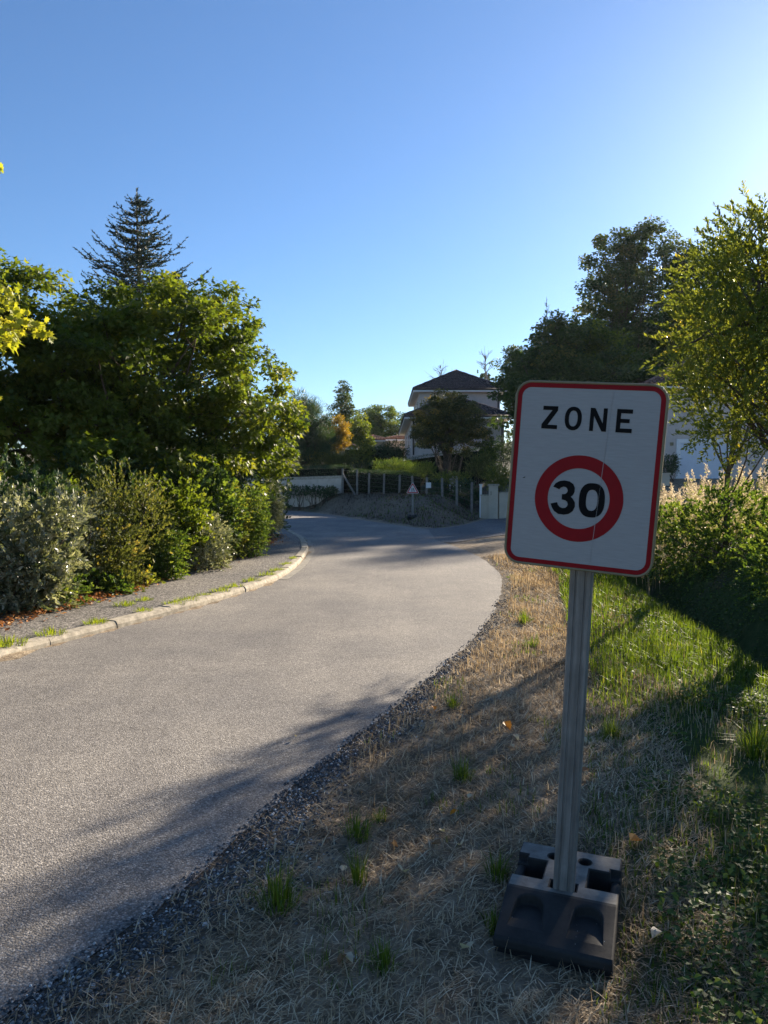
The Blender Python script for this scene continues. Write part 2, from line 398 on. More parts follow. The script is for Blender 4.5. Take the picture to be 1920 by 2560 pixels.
# asphalt
def asphalt(name, dark, mid, light, scale):
    m, t, b = newmat(name)
    v = coords(t)
    vo = N(t, 'ShaderNodeTexVoronoi'); vo.inputs['Scale'].default_value = scale; t.links.new(v, vo.inputs['Vector'])
    hs = N(t, 'ShaderNodeSeparateColor'); t.links.new(vo.outputs['Color'], hs.inputs[0])
    stone = ramp(t, hs.outputs[0], [(0.0, dark), (0.45, mid), (0.85, light), (1.0, [min(1, x * 1.5) for x in light])])
    gap = N(t, 'ShaderNodeMapRange'); gap.inputs[1].default_value = 0.25; gap.inputs[2].default_value = 0.75; gap.inputs[3].default_value = 1.0; gap.inputs[4].default_value = 0.6
    t.links.new(vo.outputs['Distance'], gap.inputs[0])
    c = mixc(t, 1.0, stone, gap.outputs[0], 'MULTIPLY')
    big = noise(t, v, 0.55, 5, 0.6)
    c = mixc(t, 1.0, c, ramp(t, big, [(0.3, (0.72, 0.72, 0.745)), (0.7, (1.16, 1.13, 1.08))]), 'MULTIPLY')
    vs = coords(t, (0.9, 0.16, 1)); c = mixc(t, 1.0, c, ramp(t, noise(t, vs, 1.0, 4, 0.55), [(0.32, (0.80, 0.80, 0.81)), (0.66, (1.1, 1.09, 1.07))]), 'MULTIPLY')
    med = noise(t, v, 3.2, 5, 0.7)
    c = mixc(t, 1.0, c, ramp(t, med, [(0.25, (0.86, 0.86, 0.87)), (0.75, (1.1, 1.1, 1.1))]), 'MULTIPLY')
    # wandering hairline cracks and tar seams
    nw = N(t, 'ShaderNodeTexNoise'); nw.inputs['Scale'].default_value = 1.6; nw.inputs['Detail'].default_value = 3; t.links.new(v, nw.inputs['Vector'])
    vv = N(t, 'ShaderNodeVectorMath', operation='ADD'); t.links.new(v, vv.inputs[0]); t.links.new(nw.outputs['Color'], vv.inputs[1])
    cr = N(t, 'ShaderNodeTexVoronoi', feature='DISTANCE_TO_EDGE'); cr.inputs['Scale'].default_value = 0.22; t.links.new(vv.outputs[0], cr.inputs['Vector'])
    crm = N(t, 'ShaderNodeMapRange'); crm.inputs[1].default_value = 0.0; crm.inputs[2].default_value = 0.006; crm.inputs[3].default_value = 0.85; crm.inputs[4].default_value = 1.0
    t.links.new(cr.outputs['Distance'], crm.inputs[0])
    c = mixc(t, 1.0, c, crm.outputs[0], 'MULTIPLY')
    t.links.new(c, b.inputs['Base Color'])
    b.inputs['Roughness'].default_value = 0.85; b.inputs['Specular IOR Level'].default_value = 0.25
    bump(t, b, gap.outputs[0], 0.8, 0.005)
    return m
M_ROAD = asphalt('chip_seal_asphalt', (0.15, 0.138, 0.125), (0.255, 0.238, 0.214), (0.34, 0.318, 0.285), 115)
M_DRIVE = asphalt('old_dark_asphalt', (0.05, 0.05, 0.052), (0.15, 0.145, 0.14), (0.27, 0.26, 0.24), 80)
M_PATH = asphalt('footpath_asphalt', (0.06, 0.057, 0.053), (0.16, 0.148, 0.13), (0.36, 0.33, 0.29), 60)

def flat_poly(name, poly, z, mat, label, cat):
    from mathutils.geometry import delaunay_2d_cdt
    n = len(poly); vs, es, fs, *_ = delaunay_2d_cdt([Vector((float(p[0]), float(p[1]))) for p in poly], [(i, (i + 1) % n) for i in range(n)], [], 1, 1e-5)
    me = bpy.data.meshes.new(name); me.from_pydata([(v_.x, v_.y, z) for v_ in vs], [], [list(f_) for f_ in fs]); me.update()
    if me.polygons[0].normal.z < 0: me.flip_normals()
    me.materials.append(mat)
    return tag(link(bpy.data.objects.new(name, me)), label, cat, kind='structure')
flat_poly('road', ROAD, 0.0, M_ROAD, 'grey chip seal road curving left round the hedge', 'road')
def strip(name, A, B, mat, zoff, label, cat, k=60, cross=3):
    A, B = np.asarray(A), np.asarray(B)
    def rs(P):
        s = np.concatenate([[0], np.cumsum(np.hypot(*np.diff(P, axis=0).T))]); q = np.linspace(0, s[-1], k)
        return np.stack([np.interp(q, s, P[:, 0]), np.interp(q, s, P[:, 1])], 1)
    A, B = rs(A), rs(B); w_ = np.linspace(0, 1, cross)[None, :, None]
    P = A[:, None, :] * (1 - w_) + B[:, None, :] * w_
    z = zoff(P[..., 0], P[..., 1])
    mb = MB(); i = np.arange(k - 1)[:, None] * cross + np.arange(cross - 1)[None, :]
    mb.add(np.concatenate([P, z[..., None]], -1).reshape(-1, 3), quads=np.stack([i, i + 1, i + cross + 1, i + cross], -1).reshape(-1, 4))
    return tag(mb.build(name, mat, smooth=True), label, cat, kind='structure')
strip('driveway', drive_lo, drive_hi, M_DRIVE, lambda x, y: np.where(inside(ROAD, x, y), -0.004, hgt(x, y) + 0.012), 'dark asphalt driveway leaving the bend beside the gate pillar', 'driveway', 70, 8)

# footpath and kerb on the inner side of the bend
def offset(line, d):
    T = np.gradient(line, axis=0); T /= np.linalg.norm(T, axis=1)[:, None]
    return line + np.stack([-T[:, 1], T[:, 0]], 1) * d
hedge_front = resample(np.array([(-10.5, -6), (-7.9, 1.0)] + [G(*p) for p in ((-120, 1600), (0, 1562), (200, 1510), (420, 1440), (560, 1400), (640, 1365), (690, 1330))] + [(-5.0, 29.0), (-8.5, 33.5), (-12, 36), (-20, 39)]), 0.25)
KP = KERB
strip('footpath', offset(KP, 0.145), hedge_front + np.array([-0.6, 0.0]), M_PATH, lambda x, y: 0.075 + 0.012 * wob(x, y, 1.3), 'grey gravelly asphalt footpath between kerb and hedge', 'footpath', 160, 7)
M_KERB = plain('weathered_concrete', (0.37, 0.325, 0.25), 0.9, 0.26, 14, 0.15, bumpd=0.004, bscale=90)
kerb = empty('kerb', (KP[0][0], KP[0][1], 0.0)); tag(kerb, 'pale concrete kerb of separate stones along the footpath', 'kerb', kind='structure')
seg = np.concatenate([[0], np.cumsum(np.hypot(*np.diff(KP, axis=0).T))])
s0 = 0.0
while s0 < seg[-1] - 1.2:
    mid = np.interp(s0, seg, KP[:, 1])
    L = 1.0 if mid < 12.5 else 0.52
    if mid < -1: L = 2.0
    qs = np.linspace(s0 + 0.004, s0 + L - 0.004, 4)
    P = np.stack([np.interp(qs, seg, KP[:, 0]), np.interp(qs, seg, KP[:, 1])], 1)
    T = np.gradient(P, axis=0); T /= np.linalg.norm(T, axis=1)[:, None]; Nn = np.stack([-T[:, 1], T[:, 0]], 1)
    dz = rng.normal() * 0.006; dn = rng.normal() * 0.003
    prof = [(-0.015, -0.08), (-0.012, 0.045), (0.012, 0.082), (0.03, 0.088), (0.145, 0.09), (0.152, 0.084), (0.152, -0.08)]
    V = np.array([[(*(P[i] + Nn[i] * (o + dn)), z + (dz if z > 0 else 0)) for (o, z) in prof] for i in range(4)])
    k = len(prof); q = [[i * k + j, i * k + (j + 1) % k, (i + 1) * k + (j + 1) % k, (i + 1) * k + j] for i in range(3) for j in range(k)]
    mb = MB(); mb.add(V.reshape(-1, 3) - np.array(kerb.location), [[a0, a0 + c + 1, a0 + c] if a0 == 0 else [a0, a0 + c, a0 + c + 1] for a0 in (0, 3 * k) for c in range(1, k - 1)], q)
    mb.build('kerb_stone', M_KERB, kerb)
    s0 += L
# concrete gutter strip at the foot of the kerb round the tight part of the bend
gq = [p for p in KP if 13.0 < p[1] < 27]
gq = np.array(gq); M_GUT = plain('stained_concrete', (0.27, 0.25, 0.21), 0.9, 0.25, 10, 0.15, bumpd=0.003)
strip('gutter', offset(gq, -0.02), offset(gq, -0.16), M_GUT, lambda x, y: 0.0 * x + 0.006, 'concrete gutter strip at the foot of the kerb on the bend', 'gutter', 60, 3)
# ------------------------------------------------------------------ foliage and bark colours
M_BARK = plain('grey_brown_bark', (0.11, 0.085, 0.062), 0.95, 0.35, 14, 0.1, bumpd=0.01, bscale=30)
M_BARK_PALE = plain('pale_dead_wood', (0.30, 0.26, 0.22), 0.9, 0.25, 12, 0.1)
M_MAPLE = leafmat('maple_leaf', [(0.0, (0.04, 0.07, 0.014)), (0.45, (0.09, 0.135, 0.022)), (0.8, (0.15, 0.195, 0.034)), (1.0, (0.23, 0.245, 0.04))], 0.52, (1.5, 1.35, 0.4))
M_YELLOW = leafmat('yellow_maple_leaf', [(0.0, (0.20, 0.25, 0.03)), (0.5, (0.36, 0.38, 0.04)), (1.0, (0.50, 0.46, 0.06))], 0.5, (1.1, 1.05, 0.45))
M_SILVER = leafmat('silvery_shrub_leaf', [(0.0, (0.07, 0.095, 0.04)), (0.45, (0.19, 0.205, 0.115)), (0.75, (0.37, 0.37, 0.27)), (1.0, (0.58, 0.56, 0.45))], 0.3, (1.1, 1.1, 0.5), 0.35, 0.6)
M_OLIVE = leafmat('olive_shrub_leaf', [(0.0, (0.050, 0.066, 0.020)), (0.5, (0.110, 0.130, 0.037)), (0.85, (0.198, 0.198, 0.061)), (1.0, (0.352, 0.286, 0.088))], 0.42, (1.2, 1.15, 0.5))
M_MID = leafmat('mid_green_shrub_leaf', [(0.0, (0.033, 0.065, 0.016)), (0.5, (0.091, 0.153, 0.034)), (1.0, (0.221, 0.273, 0.058))], 0.42, (1.35, 1.25, 0.45), 0.55, 0.3)
M_DEEP = leafmat('dark_evergreen_leaf', [(0.0, (0.020, 0.048, 0.020)), (0.5, (0.044, 0.085, 0.034)), (1.0, (0.102, 0.153, 0.051))], 0.25, (1.3, 1.2, 0.5), 0.5, 0.3)
M_OAK = leafmat('oak_leaf', [(0.0, (0.033, 0.063, 0.021)), (0.5, (0.068, 0.112, 0.030)), (0.85, (0.120, 0.158, 0.045)), (1.0, (0.225, 0.210, 0.060))], 0.35, (1.3, 1.2, 0.5))
M_SUNNY = leafmat('backlit_yellow_green_leaf', [(0.0, (0.08, 0.115, 0.024)), (0.5, (0.165, 0.205, 0.042)), (0.88, (0.27, 0.29, 0.06)), (1.0, (0.50, 0.40, 0.06))], 0.52, (1.25, 1.15, 0.45), 0.4, 0.4)
M_NEEDLE = leafmat('spruce_needle', [(0.0, (0.017, 0.034, 0.022)), (0.6, (0.039, 0.070, 0.042)), (1.0, (0.098, 0.119, 0.063))], 0.15, (1.1, 1.1, 0.6))
M_PINE = leafmat('pine_needle', [(0.0, (0.026, 0.052, 0.023)), (0.5, (0.052, 0.098, 0.039)), (1.0, (0.130, 0.176, 0.065))], 0.2, (1.2, 1.2, 0.5))
M_ACER = leafmat('bronze_acer_leaf', [(0.0, (0.045, 0.061, 0.026)), (0.45, (0.088, 0.106, 0.038)), (0.85, (0.192, 0.176, 0.056)), (1.0, (0.416, 0.304, 0.080))], 0.4, (1.25, 1.1, 0.45))
M_GOLD = leafmat('golden_leaf', [(0.0, (0.14, 0.12, 0.02)), (0.5, (0.30, 0.22, 0.03)), (1.0, (0.46, 0.32, 0.05))], 0.45, (1.2, 1.05, 0.4))
M_STRAW = leafmat('dry_grass_blade', [(0.0, (0.18, 0.13, 0.08)), (0.35, (0.42, 0.32, 0.195)), (0.7, (0.64, 0.52, 0.345)), (1.0, (0.80, 0.70, 0.51))], 0.3, (1.0, 0.9, 0.7), 0.7, 0.15)
M_GRASS = leafmat('green_grass_blade', [(0.0, (0.04, 0.075, 0.014)), (0.5, (0.10, 0.16, 0.025)), (0.9, (0.20, 0.25, 0.045)), (1.0, (0.36, 0.32, 0.12))], 0.52, (1.35, 1.25, 0.35), 0.5, 0.25)
M_WEED = leafmat('pale_weed_leaf', [(0.0, (0.13, 0.16, 0.05)), (0.5, (0.28, 0.31, 0.11)), (1.0, (0.50, 0.46, 0.25))], 0.55, (1.15, 1.1, 0.6), 0.6, 0.15)
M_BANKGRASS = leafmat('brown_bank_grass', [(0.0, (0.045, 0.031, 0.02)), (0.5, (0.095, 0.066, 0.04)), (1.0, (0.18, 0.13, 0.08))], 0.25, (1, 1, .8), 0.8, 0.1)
M_KERBGRASS = leafmat('bright_kerb_grass', [(0.0, (0.10, 0.15, 0.02)), (0.5, (0.20, 0.26, 0.035)), (1.0, (0.36, 0.36, 0.08))], 0.55, (1.3, 1.25, 0.4))
M_PLUME = leafmat('pale_seed_plume', [(0.0, (0.28, 0.21, 0.13)), (0.5, (0.56, 0.47, 0.34)), (1.0, (0.80, 0.74, 0.62))], 0.45, (1.0, 0.95, 0.8), 0.8, 0.1)
M_DEADLEAF = leafmat('fallen_leaf_brown', [(0.0, (0.20, 0.08, 0.03)), (0.5, (0.42, 0.18, 0.06)), (1.0, (0.55, 0.36, 0.16))], 0.25, (1.1, 0.9, 0.6), 0.7, 0.15)

# ------------------------------------------------------------------ plant builders
def tree(name, label, base, ells, n_cl, per, cl_r, leaf, ratio, tmpl, mat, tr=0.18, limbs=30, group=None, cat='tree', fork=0.35, bark=None, style='clump', cut=None, flat=0.6, tvar=0.22, bias=0.4, up=0.8, droop=0.3, parts=0):
    base = np.array(base, float); bark = bark or M_BARK
    root = empty(name, base, label, cat, group)
    E = np.array(ells, float); cen = (E[:, :3] * (E[:, 3] * E[:, 4] * E[:, 5])[:, None]).sum(0) / (E[:, 3] * E[:, 4] * E[:, 5]).sum()
    mb = MB()
    if style == 'clump': C = clump_crown(mb, ells, n_cl, per, cl_r, leaf, ratio, tmpl, bias, flat, up, tvar, cut, droop)
    else: C, Dd, Ls = spray_crown(mb, ells, n_cl, per, cl_r, leaf, ratio, tmpl, bias, tvar=tvar, cut=cut)
    crown = rel(mb, base).build('crown', mat, root); crown['kind'] = 'stuff'
    tb = MB()
    top = base + (cen - base) * 1.15; top[2] = max(top[2], base[2] + 0.5)
    tp = limb(tb, base - np.array([0, 0, 0.15]), top, tr, tr * 0.35, 0.04, 9, 8)
    sel = C[rng.permutation(len(C))[:limbs]]
    lb = MB()
    for c in sel:
        f = rng.uniform(fork, 0.95); a = tp[min(len(tp) - 1, int(f * (len(tp) - 1)))]
        P = limb(lb, a, c, tr * 0.32, tr * 0.05, 0.10, 6, 5)
        for _ in range(2):
            q = P[rng.integers(2, 6)]; limb(lb, q, q + unit(1)[0] * min(0.5, np.linalg.norm(c - a) * 0.22) + np.array([0, 0, .05]), tr * 0.12, tr * 0.03, 0.1, 4, 4)
    rel(tb, base).build('trunk', bark, root, True)
    if limbs: rel(lb, base).build('branches', bark, root, True)['kind'] = 'stuff'
    return root, C
def shrub(name, label, base, ells, n, per, tw, leaf, ratio, mat, tmpl=LEAF2, group=None, stems=9, cat='shrub', tvar=0.2, bias=0.38, up=0.35, cut=None, lift=0.2):
    base = np.array(base, float)
    root = empty(name, base, label, cat, group)
    n = int(n * 0.7); leaf *= 1.12; mb = MB(); C, Dd, Ls = spray_crown(mb, ells, n, per, tw, leaf, ratio, tmpl, bias, up, tvar, cut, lift=lift)
    f = rel(mb, base).build('foliage', mat, root); f['kind'] = 'stuff'
    sb = MB()
    for c in C[rng.permutation(len(C))[:stems]]:
        limb(sb, base + np.array([rng.normal() * 0.15, rng.normal() * 0.15, -0.1]), c, 0.02, 0.005, 0.1, 6, 5)
    rel(sb, base).build('stems', M_BARK, root, True)['kind'] = 'stuff'
    return root
def hedge(name, label, line, width, height, leaf, n_m2, mat, tmpl=LEAF2, ratio=0.5, ztop=None, core=True, group=None):
    P = np.asarray(line, float); s = np.concatenate([[0], np.cumsum(np.hypot(*np.diff(P, axis=0).T))])
    base = np.array([*P[0], hg(*P[0])]); root = empty(name, base, label, 'hedge', group)
    n = int(s[-1] * (2 * height + width) * n_m2)
    u = rng.random(n) * s[-1]; px = np.interp(u, s, P[:, 0]); py = np.interp(u, s, P[:, 1])
    k = np.clip(np.searchsorted(s, u) - 1, 0, len(P) - 2); T = norm((P[k + 1] - P[k])); Nn = np.stack([-T[:, 1], T[:, 0]], 1)
    zb = hgt(px, py); zt = zb + height if ztop is None else np.interp(u, s, ztop)
    w_ = rng.random(n) * (2 * height + width); side = np.where(w_ < height, -1, np.where(w_ < 2 * height, 1, 0))
    r = rng.normal(size=n) * 0.05
    off = np.where(side == 0, rng.uniform(-.5, .5, n) * width, side * (width / 2 + r + 0.05 * wob(u, zt, 2)))
    zz = np.where(side == 0, zt + r + 0.04 * wob(u, off, 3), zb + rng.random(n) * (zt - zb))
    pos = np.stack([px + Nn[:, 0] * off, py + Nn[:, 1] * off, zz], 1)
    O = np.stack([Nn[:, 0] * side, Nn[:, 1] * side, (side == 0) * 1.0], 1)
    mb = MB(); L = leaf * rng.uniform(0.7, 1.3, n)
    leaves(mb, pos, norm(O * 0.6 + unit(n) + np.array([0, 0, .3])), norm(O * 0.7 + unit(n) * 0.7), L, L * ratio, tmpl, 0.5 + rng.normal(size=n) * 0.2)
    f = rel(mb, base).build('foliage', mat, root); f['kind'] = 'stuff'
    if core:
        cb = MB()
        for i in range(len(P) - 1):
            a, b_ = P[i], P[i + 1]; z0 = hg(*((a + b_) / 2)) - 0.3
            q0 = np.interp([s[i], s[i + 1]], s, ztop if ztop is not None else hgt(P[:, 0], P[:, 1]) + height) - 0.12
            T1 = (b_ - a) / np.linalg.norm(b_ - a); n1 = np.array([-T1[1], T1[0]]) * (width / 2 - 0.1)
            V = [(*(a - n1), z0), (*(a + n1), z0), (*(b_ + n1), z0), (*(b_ - n1), z0), (*(a - n1), q0[0]), (*(a + n1), q0[0]), (*(b_ + n1), q0[1]), (*(b_ - n1), q0[1])]
            cb.add(V, quads=[[0, 1, 2, 3], [4, 7, 6, 5], [0, 4, 5, 1], [1, 5, 6, 2], [2, 6, 7, 3], [3, 7, 4, 0]], tint=0.0)
        rel(cb, base).build('dark_core', M_CORE, root)  # added solid box against see-through, its dark colour stands for the inner shade
    return root
M_CORE = plain('hedge_core_dark', (0.02, 0.02, 0.012), 1.0, 0.3, 20, 0.0)

def blades(mb, pos, H, W, lean, azim=None, tint=None, curve=0.5):
    n = len(pos); az = rng.random(n) * 2 * np.pi if azim is None else azim
    d = np.stack([np.cos(az), np.sin(az), np.zeros(n)], 1); sd = np.stack([-np.sin(az), np.cos(az), np.zeros(n)], 1)
    up = np.array([0, 0, 1.0]); H = np.broadcast_to(np.asarray(H, float), (n,)); W = np.broadcast_to(np.asarray(W, float), (n,)); lean = np.broadcast_to(np.asarray(lean, float), (n,))
    t1 = norm(d * np.sin(lean * (1 - curve))[:, None] + up * np.cos(lean * (1 - curve))[:, None])
    t2 = norm(d * np.sin(np.minimum(lean * (1 + curve), 1.75))[:, None] + up * np.cos(np.minimum(lean * (1 + curve), 1.75))[:, None])
    m1 = pos + t1 * (H * 0.5)[:, None]; tp = m1 + t2 * (H * 0.5)[:, None]
    hw = sd * (W / 2)[:, None]
    V = np.stack([pos - hw, pos + hw, m1 - hw * 0.8, m1 + hw * 0.8, tp], 1).reshape(-1, 3)
    F = (np.array([[0, 1, 3], [0, 3, 2], [2, 3, 4]])[None] + (np.arange(n) * 5)[:, None, None]).reshape(-1, 3)
    tt = 0.5 + rng.normal(size=n) * 0.2 if tint is None else tint
    mb.add(V, F, tint=np.repeat(np.clip(tt, 0, 1), 5))
# ------------------------------------------------------------------ the ZONE 30 sign
def cz(px, py, Zd): return np.array([0, 0, CAM_H]) + ray(px, py) * Zd
def rrect(w_, h_, r, n=8):
    out = []
    for cx, cy, a0 in ((w_ / 2 - r, h_ / 2 - r, 0), (-w_ / 2 + r, h_ / 2 - r, 90), (-w_ / 2 + r, -h_ / 2 + r, 180), (w_ / 2 - r, -h_ / 2 + r, 270)):
        for k in range(n + 1):
            a_ = R(a0 + 90 * k / n); out.append((cx + r * math.cos(a_), cy + r * math.sin(a_)))
    return np.array(out)
def sup(cx, cy, rx, ry, p=2.0, n=48):
    a_ = np.linspace(0, 2 * np.pi, n, endpoint=False); c, s_ = np.cos(a_), np.sin(a_)
    return np.stack([cx + rx * np.sign(c) * np.abs(c) ** (2 / p), cy + ry * np.sign(s_) * np.abs(s_) ** (2 / p)], 1)

m, t, b = newmat('retroreflective_white_film'); v = coords(t)
f = noise(t, coords(t, (6, 1, 60)), 3, 5, 0.6)
t.links.new(ramp(t, f, [(0.3, (0.285, 0.28, 0.272)), (0.7, (0.33, 0.325, 0.315))]), b.inputs['Base Color'])
b.inputs['Roughness'].default_value = 0.5; b.inputs['Specular IOR Level'].default_value = 0.2; M_FILM = m
M_RED = plain('red_sign_film', (0.24, 0.006, 0.010), 0.5, 0.08, 5, 0.12)
M_BLACK = plain('black_sign_film', (0.006, 0.006, 0.0065), 0.6, 0.05, 5, 0.08)
M_RIM = plain('bronze_painted_rim', (0.22, 0.18, 0.10), 0.5, 0.12, 10, 0.4)
M_ALU = plain('bare_aluminium', (0.55, 0.55, 0.54), 0.45, 0.12, 10, 0.5, metal=0.8)
m, t, b = newmat('galvanised_steel'); v = coords(t, (60, 2.2, 60))
f = noise(t, v, 1.0, 6, 0.7); f2 = noise(t, coords(t, (18, 9, 18)), 1.0, 4, 0.6)
c = mixc(t, 1.0, ramp(t, f, [(0.3, (0.15, 0.145, 0.132)), (0.7, (0.32, 0.308, 0.285))]), ramp(t, f2, [(0.3, (0.72, 0.72, 0.72)), (0.7, (1.1, 1.1, 1.1))]), 'MULTIPLY')
t.links.new(c, b.inputs['Base Color']); b.inputs['Metallic'].default_value = 0.35; b.inputs['Roughness'].default_value = 0.55
bump(t, b, f, 0.3, 0.002); M_GALV = m
m, t, b = newmat('recycled_black_rubber'); v = coords(t)
f = noise(t, v, 12, 8, 0.7)
vo = N(t, 'ShaderNodeTexVoronoi'); vo.inputs['Scale'].default_value = 55; t.links.new(v, vo.inputs['Vector'])
sp = N(t, 'ShaderNodeMapRange'); sp.inputs[1].default_value = 0.05; sp.inputs[2].default_value = 0.09; sp.inputs[3].default_value = 1.0; sp.inputs[4].default_value = 0.0
t.links.new(vo.outputs['Distance'], sp.inputs[0])
geo = N(t, 'ShaderNodeNewGeometry'); sx = N(t, 'ShaderNodeSeparateXYZ'); t.links.new(geo.outputs['Normal'], sx.inputs[0])
dust = N(t, 'ShaderNodeMapRange'); dust.inputs[1].default_value = 0.985; dust.inputs[2].default_value = 1.0; t.links.new(sx.outputs['Z'], dust.inputs[0])
c = ramp(t, f, [(0.3, (0.0125, 0.012, 0.011)), (0.75, (0.034, 0.0325, 0.030))])
dusty = ramp(t, noise(t, v, 18, 8, 0.7), [(0.25, (0.085, 0.08, 0.07)), (0.7, (0.23, 0.215, 0.185))])     # settled road dust on level faces
sz = N(t, 'ShaderNodeSeparateXYZ'); t.links.new(v, sz.inputs[0]); hi_ = N(t, 'ShaderNodeMapRange'); hi_.inputs[1].default_value = 0.125; hi_.inputs[2].default_value = 0.14; t.links.new(sz.outputs['Z'], hi_.inputs[0])
dm = N(t, 'ShaderNodeMath', operation='MULTIPLY'); t.links.new(dust.outputs[0], dm.inputs[0]); t.links.new(hi_.outputs[0], dm.inputs[1])
c = mixc(t, dm.outputs[0], c, dusty)
hs = N(t, 'ShaderNodeSeparateColor'); t.links.new(vo.outputs['Color'], hs.inputs[0])
pick = N(t, 'ShaderNodeMath', operation='GREATER_THAN'); pick.inputs[1].default_value = 0.86; t.links.new(hs.outputs[1], pick.inputs[0])
spm = N(t, 'ShaderNodeMath', operation='MULTIPLY'); t.links.new(sp.outputs[0], spm.inputs[0]); t.links.new(pick.outputs[0], spm.inputs[1])
c = mixc(t, spm.outputs[0], c, (0.45, 0.44, 0.42))
t.links.new(c, b.inputs['Base Color']); b.inputs['Roughness'].default_value = 0.75; b.inputs['Specular IOR Level'].default_value = 0.3
bump(t, b, f, 0.4, 0.004); M_RUBBER = m

def rubber_block_mesh():
    """recycled rubber sign foot: flat top, sloping front with two arched finger recesses, side grips"""
    def solid(poly, x0, x1):                       # outline in y,z extruded along x
        bm = bmesh.new(); f = bm.faces.new([bm.verts.new((x0, p[0], p[1])) for p in poly])
        r = bmesh.ops.extrude_face_region(bm, geom=[f])
        for v_ in r['geom']:
            if isinstance(v_, bmesh.types.BMVert): v_.co.x = x1
        bmesh.ops.recalc_face_normals(bm, faces=bm.faces)
        me = bpy.data.meshes.new('tmp'); bm.to_mesh(me); bm.free(); return bpy.data.objects.new('tmp', me)
    def plan(poly, z0, z1):
        bm = bmesh.new(); f = bm.faces.new([bm.verts.new((p[0], p[1], z0)) for p in poly])
        r = bmesh.ops.extrude_face_region(bm, geom=[f])
        for v_ in r['geom']:
            if isinstance(v_, bmesh.types.BMVert): v_.co.z = z1
        bmesh.ops.recalc_face_normals(bm, faces=bm.faces)
        me = bpy.data.meshes.new('tmp'); bm.to_mesh(me); bm.free(); return bpy.data.objects.new('tmp', me)
    body = solid([(-0.283, -0.055), (-0.285, 0.040), (-0.318, 0.052), (-0.318, 0.082), (-0.305, 0.09), (-0.075, 0.148), (-0.062, 0.15), (0.295, 0.15), (0.305, 0.142), (0.31, -0.055)], -0.205, 0.205)
    cuts = []
    for s_ in (-1, 1):
        cuts.append(plan([(s_ * 0.085, 0.02), (s_ * 0.085, 0.165), (s_ * 0.215, 0.165), (s_ * 0.215, 0.02)][::s_], 0.05, 0.2))
        cuts.append(plan([(s_ * 0.165, 0.16), (s_ * 0.165, 0.195), (s_ * 0.215, 0.195), (s_ * 0.215, 0.16)][::s_], 0.122, 0.2))
        arch = [(s_ * 0.105 + 0.052 * math.cos(a_), -0.145 + 0.05 * math.sin(a_)) for a_ in np.linspace(0, math.pi, 9)] + [(s_ * 0.105 - 0.066, -0.285), (s_ * 0.105 + 0.066, -0.285)]
        cuts.append(plan(arch, 0.102, 0.25))
        cuts.append(plan([(s_ * 0.062 + 0.024 * math.cos(a_), 0.215 + 0.026 * math.sin(a_)) for a_ in np.linspace(0, 2 * math.pi, 16, endpoint=False)], 0.06, 0.25))
    cuts.append(plan([(-0.05, -0.028), (0.05, -0.028), (0.05, 0.028), (-0.05, 0.028)], 0.03, 0.25))
    COL.objects.link(body)
    for c_ in cuts:
        COL.objects.link(c_)
        md = body.modifiers.new('cut', 'BOOLEAN'); md.operation = 'DIFFERENCE'; md.object = c_; md.solver = 'EXACT'
    bv = body.modifiers.new('bev', 'BEVEL'); bv.width = 0.006; bv.segments = 2; bv.limit_method = 'ANGLE'; bv.angle_limit = R(35)
    dg = bpy.context.evaluated_depsgraph_get()
    me = bpy.data.meshes.new_from_object(body.evaluated_get(dg)); me.name = 'rubber_block'
    for o in cuts + [body]: bpy.data.objects.remove(o, do_unlink=True)
    me.materials.clear(); me.materials.append(M_RUBBER)
    for p in me.polygons: p.use_smooth = False
    return me
BLOCK = rubber_block_mesh()

def post_outline(w_, d_):
    h = w_ / 2; g = 0.0035
    fr = [(-h + 0.006, -d_ / 2), (-h * 0.52, -d_ / 2), (-h * 0.48, -d_ / 2 + g), (-h * 0.36, -d_ / 2 + g), (-h * 0.32, -d_ / 2), (h * 0.32, -d_ / 2), (h * 0.36, -d_ / 2 + g), (h * 0.48, -d_ / 2 + g), (h * 0.52, -d_ / 2), (h - 0.006, -d_ / 2), (h, -d_ / 2 + 0.006)]
    bk = [(h, d_ / 2 - 0.006), (h - 0.006, d_ / 2), (-h + 0.006, d_ / 2), (-h, d_ / 2 - 0.006), (-h, -d_ / 2 + 0.006)]
    return fr + bk
P0, P1 = cz(1409.5, 2225, 2.95), cz(1455, 1435, 2.72)
ax = norm(P1 - P0); base0 = P0 - ax * ((P0[2] - 0.04) / ax[2]); foot = np.array([base0[0], base0[1], hg(base0[0], base0[1])])
foot = P0 - ax * ((P0[2] - 0.0) / ax[2])
sign = empty('zone_sign', foot, 'leaning rectangular road sign reading ZONE 30 on a black rubber block', 'road sign')
YAW = R(-22)
Rp = Matrix.Rotation(YAW, 3, 'Z') @ Matrix.Rotation(R(2.0), 3, 'X') @ Matrix.Rotation(R(4.5), 3, 'Y')
u = np.array(Rp.col[0]); u = norm(u - ax * (u @ ax)); n_ = np.cross(u, ax)        # u right, n_ towards the viewer side (-y)
plen = np.linalg.norm(P1 - P0) + 0.09 / ax[2] + 0.50
mb = MB(); mb.prism(post_outline(0.079, 0.042), 0.0, plen)
post = mb.build('post', M_GALV, sign)
o_ = base0 - foot
post.matrix_local = Matrix(((u[0], ax[0], -n_[0], o_[0]), (u[1], ax[1], -n_[1], o_[1]), (u[2], ax[2], -n_[2], o_[2]), (0, 0, 0, 1)))
mb = MB(); mb.box((0, plen, 0), (0.084, 0.012, 0.044)); cap = mb.build('end_cap', M_BLACK, post)
blk = link(bpy.data.objects.new('base_block', BLOCK), sign); blk.rotation_euler = (R(0.6), R(1.2), R(-20)); blk.location = (0, 0, -0.012)
blk['label'] = 'black recycled rubber foot with side grips'
